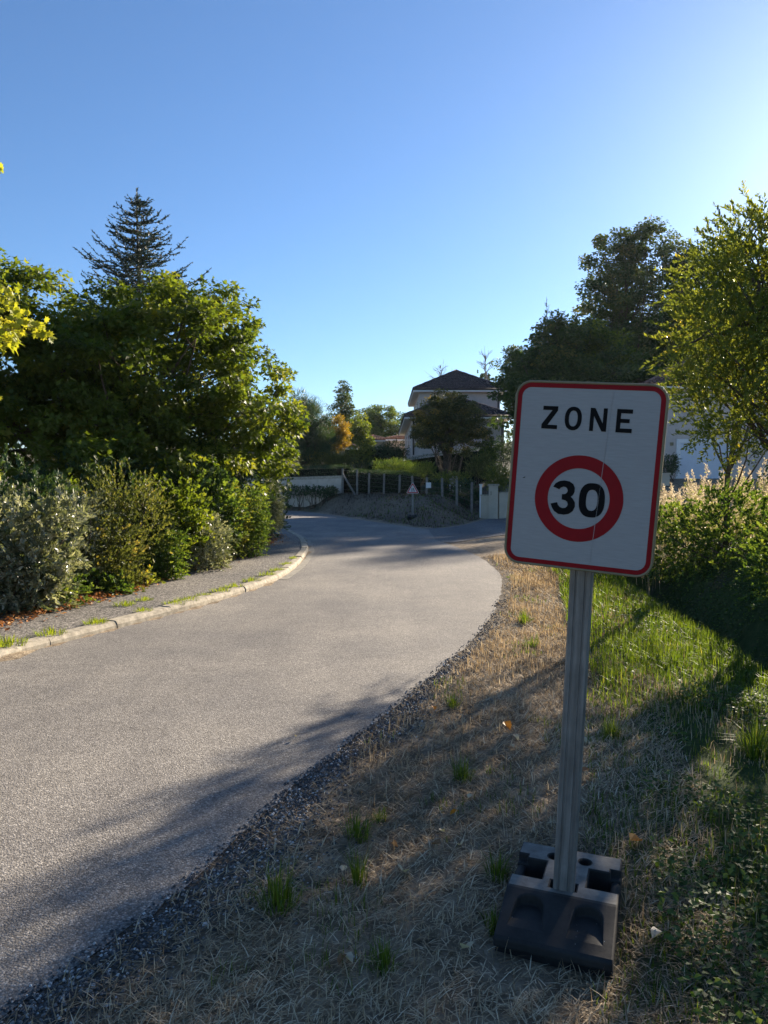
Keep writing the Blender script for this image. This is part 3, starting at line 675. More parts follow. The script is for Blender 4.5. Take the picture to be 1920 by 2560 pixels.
for s_ in (-1, 1):
    mb = MB(); ys = np.linspace(0.0, 0.185, 6); mb.tube(np.stack([np.full(6, s_ * 0.187), ys, 0.092 + 0.012 * np.sin((ys / 0.185) * np.pi)], 1), 0.019, 10)
    mb.build('grip_bar', M_RUBBER, blk, True)
# panel
PW, PH = 0.500, 0.638
pc = cz(1457, 1193, 2.60)
panel = None
def frame_outline(d, r=0.055): return rrect(PW - 2 * d, PH - 2 * d, max(r - d, 0.012), 8)
mb = MB(); mb.prism(frame_outline(0.004), 0.0, 0.006)
panel = mb.build('panel', M_FILM, sign)
panel.matrix_local = Matrix.Translation(Vector(pc - foot)) @ Rp.to_4x4()
mb = MB()
prof = [(0.000, -0.0005), (0.0015, -0.004), (0.006, -0.0045), (0.0085, -0.001), (0.009, 0.004), (0.009, 0.026), (0.0, 0.028)]
outs = [frame_outline(d) for d, y in prof]; n = len(outs[0])
V = np.vstack([np.stack([o[:, 0], np.full(n, y), o[:, 1]], 1) for o, (d, y) in zip(outs, prof)])
k = len(prof); j = np.arange(n)
q = np.vstack([np.stack([i * n + j, i * n + (j + 1) % n, ((i + 1) % k) * n + (j + 1) % n, ((i + 1) % k) * n + j], 1) for i in range(k)])
mb.add(V, quads=q); mb.build('rim', M_RIM, panel, True)
mb = MB(); mb.ring(frame_outline(0.0085), frame_outline(0.0235), -0.0012, 0.0005); mb.build('red_border', M_RED, panel)
mb = MB(); rc = (-0.009, -0.074); mb.ring(sup(*rc, 0.147, 0.147, n=72), sup(*rc, 0.103, 0.103, n=72), -0.0013, 0.0005); mb.build('red_ring', M_RED, panel)
def glyph(name, polys=None, rings=None, dx=0, dz=0):
    g = MB()
    for p in polys or []: g.prism([(x + dx, z + dz) for x, z in p], -0.0014, 0.0005)
    for o, i in rings or []: g.ring(np.asarray(o) + (dx, dz), np.asarray(i) + (dx, dz), -0.0014, 0.0005)
    return g.build(name, M_BLACK, panel)
h, w2, s_ = 0.0385, 0.025, 0.0135
ZV = 0.195
glyph('letter_z', [[(-w2, h), (w2, h), (w2, h - s_ * 1.05), (-w2 + 0.0185, -h + s_), (w2 + 0.001, -h + s_), (w2 + 0.001, -h), (-w2 - 0.002, -h), (-w2 - 0.002, -h + s_ * 1.05), (w2 - 0.0185, h - s_), (-w2, h - s_)]], dx=-0.126, dz=ZV)
glyph('letter_o', rings=[(sup(0, 0, 0.028, 0.0395, 2.3), sup(0, 0, 0.0145, 0.0265, 2.3))], dx=-0.048, dz=ZV)
w3 = 0.0275
glyph('letter_n', [[(-w3, -h), (-w3, h), (-w3 + 0.0145, h), (w3 - 0.0125, -0.012), (w3 - 0.0125, h), (w3, h), (w3, -h), (w3 - 0.0145, -h), (-w3 + 0.0125, 0.012), (-w3 + 0.0125, -h)]], dx=0.0345, dz=ZV)
glyph('letter_e', [[(-w2, -h), (-w2, h), (w2, h), (w2, h - s_), (-w2 + s_, h - s_), (-w2 + s_, 0.0065), (w2 - 0.008, 0.0065), (w2 - 0.008, -0.0065), (-w2 + s_, -0.0065), (-w2 + s_, -h + s_), (w2 + 0.001, -h + s_), (w2 + 0.001, -h)]], dx=0.1175, dz=ZV)
# figures: 3 as a stroked pair of bowls, 0 as a narrow ring
def stroke(pts, wd):
    P = np.asarray(pts, float); T = np.gradient(P, axis=0); T /= np.linalg.norm(T, axis=1)[:, None]; Nn = np.stack([-T[:, 1], T[:, 0]], 1)
    return np.vstack([P + Nn * wd / 2, (P - Nn * wd / 2)[::-1]])
hh, sw = 0.058, 0.0235
ta = np.radians(np.linspace(158, -78, 26)); tb_ = np.radians(np.linspace(78, -158, 30))
up_ = np.stack([0.0 + 0.0255 * np.cos(ta), 0.0225 + 0.0240 * np.sin(ta)], 1); lo_ = np.stack([-0.001 + 0.0285 * np.cos(tb_), -0.0205 + 0.0262 * np.sin(tb_)], 1)
full3 = np.vstack([np.stack([0.0005 + 0.0262 * np.cos(ta), 0.0258 + 0.0208 * np.sin(ta)], 1)[:-2], [(-0.002, 0.0035)]])
o3 = [(-0.0385, 0.0345), (-0.031, 0.047), (-0.018, 0.0555), (-0.002, 0.0585), (0.015, 0.0565), (0.028, 0.0485), (0.0345, 0.036), (0.0345, 0.022), (0.030, 0.011), (0.0235, 0.0045), (0.031, -0.002), (0.0385, -0.014), (0.0395, -0.028), (0.034, -0.043), (0.022, -0.054), (0.005, -0.0585), (-0.014, -0.0575), (-0.029, -0.049), (-0.0375, -0.037), (-0.0425, -0.024),
      (-0.021, -0.0175), (-0.018, -0.026), (-0.0115, -0.033), (-0.002, -0.0365), (0.007, -0.035), (0.0135, -0.029), (0.0155, -0.021), (0.0125, -0.0135), (0.006, -0.009), (-0.004, -0.0075), (-0.0065, -0.0075), (-0.0065, 0.0115), (-0.002, 0.0115), (0.006, 0.0135), (0.0105, 0.0195), (0.0115, 0.026), (0.0085, 0.0325), (0.003, 0.0365), (-0.004, 0.037), (-0.0115, 0.0335), (-0.0175, 0.027)]
glyph('digit_3', [o3], dx=-0.0575, dz=-0.074)
glyph('digit_0', rings=[(sup(0, 0, 0.0425, 0.058, 2.5), sup(0, 0, 0.0190, 0.0355, 2.5))], dx=0.036, dz=-0.0755)
mb = MB(); mb.bar((0.075, -0.0003, 0.29), (0.047, -0.0003, -0.29), 0.0022, 0.0016); mb.build('crease', M_FILM, panel)
mb = MB()
mb.prism([(-0.202, -0.018), (-0.196, -0.0165), (-0.1945, -0.0125), (-0.199, -0.0145), (-0.203, -0.0165)], -0.0014, 0.0002); mb.build('dirt_mark', M_BLACK, panel)
mb = MB(); mb.prism(frame_outline(0.008), 0.0065, 0.0085); mb.build('back_sheet', M_ALU, panel)
for zz in (-0.2, 0.2):
    mb = MB(); mb.box((0, 0.018, zz), (0.44, 0.018, 0.035)); r_ = mb.build('back_rail', M_ALU, panel)

# ------------------------------------------------------------------ the small warning triangle up the road
D2 = G(1031.5, 1307)
b2 = np.array([D2[0], D2[1], hg(D2[0], D2[1])]); b2[2] = max(b2[2], 0.0)
wsign = empty('warning_sign', b2, 'small triangular road narrows warning sign standing below the fence bank', 'road sign', rot=(0, 0, R(-4)))
k2 = D2[1] / FPX
mb = MB(); mb.prism(post_outline(0.082, 0.042), 0.03, 1.44); po = mb.build('post', M_GALV, wsign); po.rotation_euler = (R(90), 0, 0); po.location = (0, 0.05, 0.0)
bb = link(bpy.data.objects.new('base_block', BLOCK), wsign)
bb.rotation_euler = (0, 0, 0); bb.location = (0, 0.05, 0.0)
def tri(sz, r, n=6):
    c0 = sz / math.sqrt(3); out = []
    for a0 in (90, 210, 330):
        cx, cy = (c0 - 2 * r) * math.cos(R(a0)), (c0 - 2 * r) * math.sin(R(a0))
        for q_ in range(n + 1):
            a_ = R(a0 - 60 + 120 * q_ / n); out.append((cx + r * math.cos(a_), cy + r * math.sin(a_)))
    return np.array(out)
zc = 1.14
M_FILM2 = plain('new_white_film', (0.62, 0.62, 0.61), 0.5, 0.04, 6, 0.2); M_RED2 = plain('bright_red_film', (0.48, 0.02, 0.02), 0.5, 0.06, 6, 0.15)
mb = MB(); mb.prism(tri(0.52, 0.03), 0.0, 0.02); tp_ = mb.build('panel', M_FILM2, wsign); tp_.location = (0, 0.0, zc)
mb = MB(); mb.ring(tri(0.468, 0.022), tri(0.345, 0.012), -0.004, 0.0005); mb.build('red_border', M_RED2, tp_)
mb = MB(); mb.box((-0.027, -0.002, -0.013), (0.026, 0.005, 0.145)); mb.build('symbol_line', M_BLACK, tp_)
mb = MB(); mb.prism([(0.045, -0.086), (0.071, -0.086), (0.071, -0.035), (0.052, 0.005), (0.044, 0.06), (0.018, 0.06), (0.026, 0.0), (0.045, -0.04)], -0.0045, 0.0005); mb.build('symbol_line', M_BLACK, tp_)
# ------------------------------------------------------------------ houses, walls, fence
M_RENDER = plain('pinkish_render', (0.55, 0.47, 0.42), 0.9, 0.06, 3, 0.15, bumpd=0.004, bscale=60)
M_RENDER2 = plain('cream_render', (0.50, 0.43, 0.33), 0.9, 0.07, 3, 0.15, bumpd=0.004, bscale=60)
M_WHITE = plain('white_painted_wood', (0.74, 0.73, 0.71), 0.6, 0.05, 6, 0.3)
M_GUTTER = plain('dark_brown_gutter', (0.035, 0.028, 0.026), 0.5, 0.1, 8, 0.4)
M_TILE_D = plain('dark_brown_roof_tile', (0.085, 0.062, 0.058), 0.8, 0.4, 5, 0.25)
M_TILE_R = plain('red_brown_roof_tile', (0.21, 0.115, 0.085), 0.8, 0.4, 5, 0.25)
M_TILE_T = plain('terracotta_roof_tile', (0.42, 0.22, 0.14), 0.85, 0.3, 4, 0.2)
M_GLASS, t, b = newmat('window_glass'); b.inputs['Base Color'].default_value = (0.03, 0.035, 0.04, 1); b.inputs['Roughness'].default_value = 0.05; b.inputs['Specular IOR Level'].default_value = 0.8
M_DOOR = plain('pale_blue_white_door', (0.60, 0.64, 0.70), 0.5, 0.04, 5, 0.35)

def hip_faces(x0, x1, y0, y1, z, slope):
    w_, d_ = x1 - x0, y1 - y0; h = min(w_, d_) / 2; rz = z + h * math.tan(slope); cx, cy = (x0 + x1) / 2, (y0 + y1) / 2
    if d_ >= w_: r0, r1 = (cx, y0 + h, rz), (cx, y1 - h, rz)
    else: r0, r1 = (x0 + h, cy, rz), (x1 - h, cy, rz)
    A, B, C_, D_ = (x0, y0, z), (x1, y0, z), (x1, y1, z), (x0, y1, z)
    if d_ >= w_: F = [[A, B, r0], [B, C_, r1, r0], [C_, D_, r1], [D_, A, r0, r1]]
    else: F = [[A, B, r1, r0], [B, C_, r1], [C_, D_, r0, r1], [D_, A, r0]]
    return [np.array(f, float) for f in F], np.array(r0), np.array(r1)
def tile_tmpl(r, L):
    a_ = np.linspace(0, np.pi, 6); V = []
    for y, rr, dz in ((0, r * 1.08, 0.035), (L, r * 0.86, 0.0)):
        for x in a_: V.append((-math.cos(x) * rr, y, math.sin(x) * rr * 0.8 + dz))
    V = np.array(V); q = [[i, i + 1, 7 + i, 6 + i] for i in range(5)]
    V = np.vstack([V, [[0, 0, 0.01]]]); t_ = [[12, i + 1, i] for i in range(5)]
    return V, np.array(q), np.array(t_)
def tile_places(face, pitch, L):
    A, B = face[0], face[1]; e = norm(B - A); n_ = norm(np.cross(B - A, face[-1] - A)); 
    if n_[2] < 0: n_ = -n_
    s_ = np.cross(n_, e)
    if s_[2] < 0: s_ = -s_
    P2 = np.stack([(face - A) @ e, (face - A) @ s_], 1); um, vm = P2[:, 0].max(), P2[:, 1].max()
    uu, vv = np.meshgrid(np.arange(pitch / 2, um, pitch), np.arange(0, vm, L * 0.86))
    ok = inside(P2, uu, vv + 0.5 * L)
    uu, vv = uu[ok], vv[ok]
    pos = A + uu[:, None] * e + vv[:, None] * s_ + n_ * 0.03
    return pos, e, s_, n_
def house(name, label, wall_rect, zb, ze, over, slope, wallmat, tilemat, pitch, single=0, gut=True, cat='house'):
    x0, x1, y0, y1 = wall_rect; base = np.array([x0, y0, zb]); root = empty(name, base, label, cat)
    mb = MB(); mb.box(((x0 + x1) / 2, (y0 + y1) / 2, (zb - 0.6 + ze) / 2), (x1 - x0, y1 - y0, ze - zb + 0.6)); rel(mb, base).build('wall', wallmat, root)
    X0, X1, Y0, Y1 = x0 - over, x1 + over, y0 - over, y1 + over
    F, r0, r1 = hip_faces(X0, X1, Y0, Y1, ze + 0.12, slope)
    mb = MB()
    for f in F: mb.add(f, [[0, 1, 2]] if len(f) == 3 else None, [[0, 1, 2, 3]] if len(f) == 4 else None)
    rf = rel(mb, base).build('roof', tilemat, root)
    mb = MB(); mb.box(((X0 + X1) / 2, (Y0 + Y1) / 2, ze + 0.02), (X1 - X0 - 0.02, Y1 - Y0 - 0.02, 0.05)); 
    for a_, b_ in (((X0, Y0), (X1, Y0)), ((X1, Y0), (X1, Y1)), ((X1, Y1), (X0, Y1)), ((X0, Y1), (X0, Y0))):
        mb.bar((*a_, ze + 0.02), (*b_, ze + 0.02), 0.03, 0.16)
    rel(mb, base).build('soffit', M_WHITE, root)
    if gut:
        mb = MB()
        for a_, b_ in (((X0, Y0), (X1, Y0)), ((X1, Y0), (X1, Y1)), ((X0, Y1), (X0, Y0))):
            mb.tube([(*a_, ze + 0.12), (*b_, ze + 0.12)], 0.075, 8)
        rel(mb, base).build('gutter', M_GUTTER, root, True)
    Vt, qt, tt = tile_tmpl(pitch / 2, 0.40)
    big = MB(); singles = []
    for fi, f in enumerate(F):
        pos, e, s_, n_ = tile_places(f, pitch, 0.40)
        if fi == 0 and single:
            d = pos[:, 0] * 1.0 + (pos[:, 2] * 1.0); order = np.argsort(d); singles = pos[order[:single]]; fr = (e, s_, n_); pos = pos[order[single:]]
        if not len(pos): continue
        m_ = len(pos); k = len(Vt); jit = rng.normal(size=(m_, 1, 3)) * 0.006
        V = pos[:, None, :] + jit + Vt[None, :, 0:1] * e + Vt[None, :, 1:2] * s_ + Vt[None, :, 2:3] * n_
        off = (np.arange(m_) * k)[:, None, None]
        big.add(V.reshape(-1, 3), (tt[None] + off).reshape(-1, 3), (qt[None] + off).reshape(-1, 4))
    o = rel(big, base).build('roof_tiles', tilemat, rf); o['kind'] = 'stuff'
    if len(singles):
        mb = MB(); mb.add(Vt, tt, qt); me = mb.mesh('roof_tile'); me.materials.append(tilemat)
        e, s_, n_ = fr
        for p in singles:
            o = bpy.data.objects.new('roof_tile', me); q = p - base + rng.normal(size=3) * 0.005
            o.matrix_local = Matrix(((e[0], s_[0], n_[0], q[0]), (e[1], s_[1], n_[1], q[1]), (e[2], s_[2], n_[2], q[2]), (0, 0, 0, 1)))
            COL.objects.link(o); o.parent = rf
    mb = MB(); up_ = np.array([0, 0, 0.08])
    for c_, rr in (((X0, Y0), 0), ((X1, Y0), 0 if (Y1 - Y0) >= (X1 - X0) else 1), ((X1, Y1), 1), ((X0, Y1), 1 if (Y1 - Y0) >= (X1 - X0) else 0)):
        a_ = np.array([*c_, ze + 0.12]) + up_; b_ = (r0, r1)[rr] + up_
        mb.tube(np.linspace(a_, b_, 12), 0.10 + 0.02 * (np.arange(12) % 2), 8)
    mb.tube(np.linspace(r0 + up_, r1 + up_, 8), 0.11, 8)
    rel(mb, base).build('ridge_tiles', tilemat, rf, True)
    return root, base
def window(root, base, face, c, w_, h_):          # face 'x-' or 'y-'
    fr = MB(); 
    dx = (0.06, w_, h_) if face == 'x-' else (w_, 0.06, h_)
    fr.box(c, dx); f = rel(fr, base).build('window', M_WHITE, root)
    for k in (-1, 1):
        cc = np.array(c, float); g = MB()
        if face == 'x-': cc[1] += k * w_ * 0.23; cc[0] -= 0.035; g.box(cc, (0.01, w_ * 0.40, h_ * 0.88))
        else: cc[0] += k * w_ * 0.23; cc[1] -= 0.035; g.box(cc, (w_ * 0.40, 0.01, h_ * 0.88))
        rel(g, base).build('pane', M_GLASS, f)
def pipe(root, base, pts): mb = MB(); mb.tube(pts, 0.05, 8); rel(mb, base).build('downpipe', M_GUTTER, root, True)

# big house on the rise: lower storey skirt with its own hip roof, taller block behind
DL = 52.0
zl = at(1012, 1040, DL)[2]; xl0 = at(1012, 1037, DL)[0] + 0.5; xl1 = at(1282, 1037, DL)[0] - 0.5
DU = 57.5
zu = at(1100, 973, DU)[2]; xu0 = at(1034, 973, DU)[0] + 0.45; xu1 = at(1268, 973, DU)[0] - 0.45
bh, bb_ = house('villa', 'two storey pinkish villa with dark tiled hip roofs behind the bronze tree', (xl0, xl1, DL + 0.5, 71.0), 3.6, zl - 0.12, 0.5, R(24), M_RENDER, M_TILE_D, 0.23)
# upper block as parts of the same house
upr, ub = house('upper_block', None, (xu0, xu1, DU + 0.5, 69.0), zl - 0.5, zu - 0.12, 0.45, R(27), M_RENDER, M_TILE_D, 0.23)
def adopt(sub, root):
    off = np.array(sub.location) - np.array(root.location)
    for ch in list(sub.children):
        ch.parent = root; ch.location = Vector(ch.location) + Vector(off)
    bpy.data.objects.remove(sub, do_unlink=True)
for y_ in (60.5, 64.0): window(upr, ub, 'x-', (xu0, y_, zu - 1.15), 1.1, 1.15)
pipe(upr, ub, [(xu1 - 0.15, DU + 0.44, zu - 0.1), (xu1 - 0.15, DU + 0.44, zl - 0.3)])
adopt(upr, bh)
for y_ in (55.0, 58.5, 63.0): window(bh, bb_, 'x-', (xl0, y_, zl - 1.35), 1.2, 1.3)
pipe(bh, bb_, [(xl1 - 0.15, DL + 0.44, zl - 0.1), (xl1 - 0.15, DL + 0.44, 3.4)])
pipe(bh, bb_, [(xl0 + 0.1, DL + 0.44, zl - 0.1), (xl0 + 0.1, DL + 0.44, 3.4)])

# house with the garage on the right, mostly behind the sign and the near tree
DR = 42.0
za = at(1700, 966, DR)[2]
rh, rb = house('garage_house', 'pale house with red brown tiled roof and white garage door', (at(1625, 1000, DR)[0], at(1625, 1000, DR)[0] + 11.5, DR, DR + 11), 1.75, za - 0.1, 0.45, R(25), M_RENDER, M_TILE_R, 0.24, single=220)
gx0, gx1 = at(1700, 1150, DR)[0], at(1816, 1150, DR)[0]; gz = at(1700, 1108, DR)[2]
mb = MB(); sw_ = 0.22
mb.box((gx0 - sw_ / 2, DR - 0.02, (1.4 + gz) / 2), (sw_, 0.10, gz - 1.4)); mb.box((gx1 + sw_ / 2, DR - 0.02, (1.4 + gz) / 2), (sw_, 0.10, gz - 1.4)); mb.box(((gx0 + gx1) / 2, DR - 0.02, gz + sw_ / 2), (gx1 - gx0 + 2 * sw_, 0.10, sw_))
rel(mb, rb).build('door_surround', M_WHITE, rh)
gd = MB(); gd.box(((gx0 + gx1) / 2, DR - 0.004, (1.4 + gz) / 2), (gx1 - gx0 - 0.004, 0.02, gz - 1.4 - 0.004)); gdo = rel(gd, rb).build('garage_door', M_DOOR, rh)
nb = 9; hh_ = (gz - 1.45) / nb
for k in range(nb):
    mb = MB(); mb.box(((gx0 + gx1) / 2, DR - 0.022, 1.45 + hh_ * (k + 0.5)), (gx1 - gx0 - 0.02, 0.014, hh_ - 0.006)); rel(mb, rb).build('door_slat', M_DOOR, gdo)
vx = at(1679, 1110, DR); mb = MB(); mb.box((vx[0], DR - 0.02, vx[2]), (0.18, 0.05, 0.18)); vo_ = rel(mb, rb).build('wall_vent', M_RIM, rh)
pipe(rh, rb, [(at(1632, 1000, DR)[0], DR - 0.06, za - 0.1), (at(1632, 1000, DR)[0], DR - 0.06, 1.5)])
xw = at(1655, 1165, 39.5); pl = empty('planter', (xw[0], 39.5, hg(xw[0], 39.5)), 'cream square planter on the ground beside the garage door', 'planter')
mb = MB(); mb.box((0, 0, 0.3), (0.62, 0.5, 0.6)); mb.build('pot', M_RENDER2, pl); mb = MB(); mb.box((0, 0, 0.62), (0.70, 0.58, 0.08)); mb.build('coping', M_RENDER2, pl)

# low distant houses beyond the gardens
def low_house(name, label, px0, px1, py_eave, py_base, D, depth, slope, mat, tile):
    a_, b_ = at(px0, py_eave, D), at(px1, py_eave, D); zb = at(px0, py_base, D)[2]
    return house(name, label, (a_[0], b_[0], D, D + depth), zb, a_[2], 0.3, slope, mat, tile, 0.26, gut=False)
low_house('bungalow', 'far cream bungalow with a low terracotta roof beyond the garden', 905, 962, 1103, 1125, 84, 7, R(17), M_RENDER2, M_TILE_T)
low_house('bungalow', 'far cream outbuilding with a low terracotta roof tucked behind the villa', 972, 1030, 1101, 1125, 76, 9, R(12), M_RENDER2, M_TILE_T)
low_house('bungalow', 'far bungalow whose pale tan roof shows behind the feathery grass clump', 838, 885, 1122, 1140, 72, 6, R(20), M_RENDER2, M_TILE_T)

# retaining wall at the far side of the bend
W0, W1 = np.array([-2.25, 41.6]), np.array([-16.0, 50.0])
M_RETAIN = plain('stained_beige_render', (0.50, 0.44, 0.36), 0.9, 0.12, 2.2, 0.15, bumpd=0.004, bscale=50)
rw = empty('retaining_wall', (*W0, 0.8), 'low beige rendered retaining wall at the far side of the bend', 'wall')
d_ = norm(W1 - W0); mb = MB(); zt0, zt1 = at(855, 1196, 41.6)[2], at(700, 1209, 45.0)[2] - 0.1
pn = np.array([-d_[1], d_[0]]) * 0.1
for a_, b_, lo, hi0, hi1, th in ((W0, W1, 0.2, zt0, zt1, 1.0),):
    V = [(*(a_ - pn), lo), (*(a_ + pn), lo), (*(b_ + pn), lo), (*(b_ - pn), lo), (*(a_ - pn), hi0), (*(a_ + pn), hi0), (*(b_ + pn), hi1), (*(b_ - pn), hi1)]
    mb.add(V, quads=[[0, 1, 2, 3], [4, 7, 6, 5], [0, 4, 5, 1], [1, 5, 6, 2], [2, 6, 7, 3], [3, 7, 4, 0]])
rel(mb, rw.location).build('wall_body', M_RETAIN, rw)
mb = MB(); mb.bar((*W0, zt0 + 0.03), (*W1, zt1 + 0.03), 0.05, 0.26); rel(mb, rw.location).build('coping', M_KERB, rw)

# gate pillar with wing walls beside the driveway
g0 = G(1233, 1297); gp = empty('gate_pillar', (*g0, hg(*g0)), 'cream rendered gate pillar with low wing walls beside the driveway', 'gate pillar', rot=(0, 0, R(-8)))
mb = MB(); mb.box((0, 0, 0.66), (0.40, 0.40, 1.55)); pil = mb.build('pillar', M_RENDER2, gp)
mb = MB(); mb.box((0, 0, 1.475), (0.50, 0.50, 0.08)); mb.build('capstone', M_KERB, pil)
mb = MB(); mb.box((-0.36, 0.02, 0.42), (0.36, 0.20, 1.20)); wl = mb.build('wing_wall', M_RENDER2, gp); mb = MB(); mb.box((-0.36, 0.02, 1.035), (0.40, 0.26, 0.05)); mb.build('coping', M_KERB, wl)
mb = MB(); mb.box((0.85, 0.30, 0.5), (1.4, 0.20, 1.25), Matrix.Rotation(R(25), 3, 'Z')); wl = mb.build('wing_wall', M_RENDER2, gp); mb = MB(); mb.box((0.85, 0.30, 1.15), (1.44, 0.26, 0.05), Matrix.Rotation(R(25), 3, 'Z')); mb.build('coping', M_KERB, wl)
mb = MB(); mb.box((-0.1, -0.21, 1.12), (0.075, 0.02, 0.16)); mb.build('house_number_plate', M_KERB, pil)
mb = MB(); mb.box((-0.55, 0.05, 0.72), (0.10, 0.10, 1.5)); mb.box((-0.55, 0.05, 1.49), (0.14, 0.14, 0.05)); mb.build('gate_post', M_WHITE, gp)

# wire fence on the bank
M_POST = plain('grey_concrete_post', (0.21, 0.195, 0.17), 0.9, 0.2, 9, 0.15)
fc = empty('wire_fence', (fence_line[0][0], fence_line[0][1], hg(*fence_line[0])), 'wire fence on grey concrete posts along the top of the bank', 'fence')
tops = []
for px_, pt, pb in ((857, 1172, 1242), (893, 1175, 1231), (922, 1184, 1237), (959, 1185, 1243), (998, 1188, 1249), (1032, 1191, 1250), (1066, 1194, 1250), (1106, 1196, 1256), (1142, 1201, 1260), (1179, 1207, 1272)):
    tt_ = (px_ - 857) / (1179 - 857); D = 41.5 + (34.8 - 41.5) * tt_
    p = at(px_, pb, D); q = at(px_, pt, D); z0 = min(p[2], hg(p[0], D)) - 0.2
    lx = rng.normal() * 0.02
    mb = MB(); mb.bar((p[0], D, z0), (p[0] + lx, D, q[2]), 0.105, 0.105)
    mb.add([(p[0] + lx - .052, D - .052, q[2]), (p[0] + lx + .052, D - .052, q[2]), (p[0] + lx + .052, D + .052, q[2]), (p[0] + lx - .052, D + .052, q[2]), (p[0] + lx, D, q[2] + 0.04)], [[0, 1, 4], [1, 2, 4], [2, 3, 4], [3, 0, 4]])
    rel(mb, fc.location).build('post', M_POST, fc)
    tops.append((p[0] + lx, D, q[2], z0 + 0.2))
mb = MB(); mb.bar((tops[0][0], 41.45, tops[0][2] - 0.25), (tops[0][0] + 0.75, 40.7, tops[0][3] + 0.05), 0.07, 0.07); rel(mb, fc.location).build('brace', M_POST, fc)
M_WIRE = plain('fence_wire', (0.16, 0.17, 0.16), 0.5, 0.1, 5, 0.4, metal=0.5)
for f_ in (0.08, 0.25, 0.42, 0.6, 0.78, 0.95):
    mb = MB(); mb.tube([(x_, y_ - 0.06, b_ + (a_ - b_) * f_) for x_, y_, a_, b_ in tops], 0.004, 4); rel(mb, fc.location).build('wire', M_WIRE, fc)
p = at(1071, 1213, 36.9); nb_ = empty('notice_board', (p[0], p[1] - 0.12, p[2]), 'small blank white notice board wired to the fence', 'board')
mb = MB(); mb.box((0, 0, 0), (0.24, 0.012, 0.26)); mb.build('plate', M_WHITE, nb_); mb = MB(); mb.box((0, 0.035, 0.08), (0.02, 0.06, 0.02)); mb.build('fixing', M_POST, nb_)

# white garden chair under the bronze tree
cp = at(1138, 1183, 41.5); cpz = hg(cp[0], 41.5); ch = empty('garden_chair', (cp[0], 41.5, cpz), 'white plastic garden chair beside the bronze tree trunk', 'chair', rot=(0, 0, R(150)))
cs = 1.0
for sx_, sy_ in ((-.2, -.2), (.2, -.2), (-.2, .2), (.2, .2)):
    mb = MB(); mb.bar((sx_ * 1.1, sy_ * 1.1, -0.02), (sx_, sy_, 0.42 if sy_ < 0 else 0.9), 0.04, 0.04); mb.build('leg', M_WHITE, ch)
mb = MB(); mb.box((0, 0, 0.43), (0.46, 0.46, 0.04)); mb.build('seat', M_WHITE, ch)
bk_ = None
for k in range(4):
    mb = MB(); mb.box((-0.135 + 0.09 * k, 0.2, 0.68), (0.05, 0.02, 0.40)); mb.build('back_slat', M_WHITE, ch)
mb = MB(); mb.box((0, 0.2, 0.89), (0.44, 0.03, 0.06)); mb.build('back_rail', M_WHITE, ch)
# ------------------------------------------------------------------ trees and shrubs
def E(px, py, D, rx, ry, rz):
    p = at(px, py, D); return (p[0], p[1], p[2], rx, ry, rz)
def gb(px, D):
    x = at(px, 1200, D)[0]; return (x, D, hg(x, D))

# --- inner side of the bend: the big maple over its row of shrubs
ml = [E(90, 930, 14.5, 2.3, 2.0, 1.85), E(330, 930, 16.0, 2.4, 2.0, 2.0), E(480, 800, 17.0, 1.5, 1.5, 1.0), E(595, 1010, 17.5, 1.35, 1.5, 1.55), E(560, 860, 17.8, 0.85, 1.1, 0.95), E(650, 1110, 18.5, 0.85, 1.0, 0.85), E(240, 1130, 15.2, 2.3, 1.3, 1.0), E(470, 1120, 16.4, 1.6, 1.3, 1.0), E(-220, 880, 13.5, 2.2, 2.0, 2.0), E(680, 1040, 18.0, 0.6, 0.8, 0.8), E(655, 1190, 18.2, 0.75, 0.8, 0.55), E(560, 1190, 16.8, 0.9, 0.8, 0.55), E(380, 1190, 14.8, 1.0, 0.8, 0.5), E(130, 1160, 13.0, 1.3, 0.9, 0.6)]
mroot, mC = tree('maple_tree', 'broad dense green maple overhanging the footpath hedge', gb(330, 17.0), ml, 760, 120, 0.34, 0.12, 0.95, MAPLE_S, M_MAPLE, 0.16, 70, bias=0.36, tvar=0.2, droop=0.45)
# the outermost leaves towards the road, each a part of its own
def outer_leaves(root, C, cen, n, leaf, ratio, tmpl, mat, r):
    C = C[inframe(C)]; O = norm(C - np.asarray(cen)); C = C[(O[:, 1] < 0.35)]
    d = norm(C - np.array([0, 0, CAM_H])); key = C[:, 1] + rng.random(len(C)) * 2.5; C = C[np.argsort(key)][:max(40, n // 5)]
    P = C[rng.integers(0, len(C), n)] + unit(n) * np.array([1, 1, .7]) * r; P[:, 1] -= 0.3 * r
    X_ = norm(unit(n)); X_[:, 2] -= 0.4
    split_parts(root, mat, tmpl, P, X_, norm(unit(n) * 0.6 + np.array([0.1, -0.4, 0.7])), leaf * rng.uniform(0.8, 1.3, n), ratio)
inframe = lambda C: (np.abs(C[:, 0]) < C[:, 1] * 0.5) & (C[:, 1] > 1)
outer_leaves(mroot, mC, (-4, 18, 3.5), 300, 0.11, 0.95, MAPLE, M_MAPLE, 0.34)

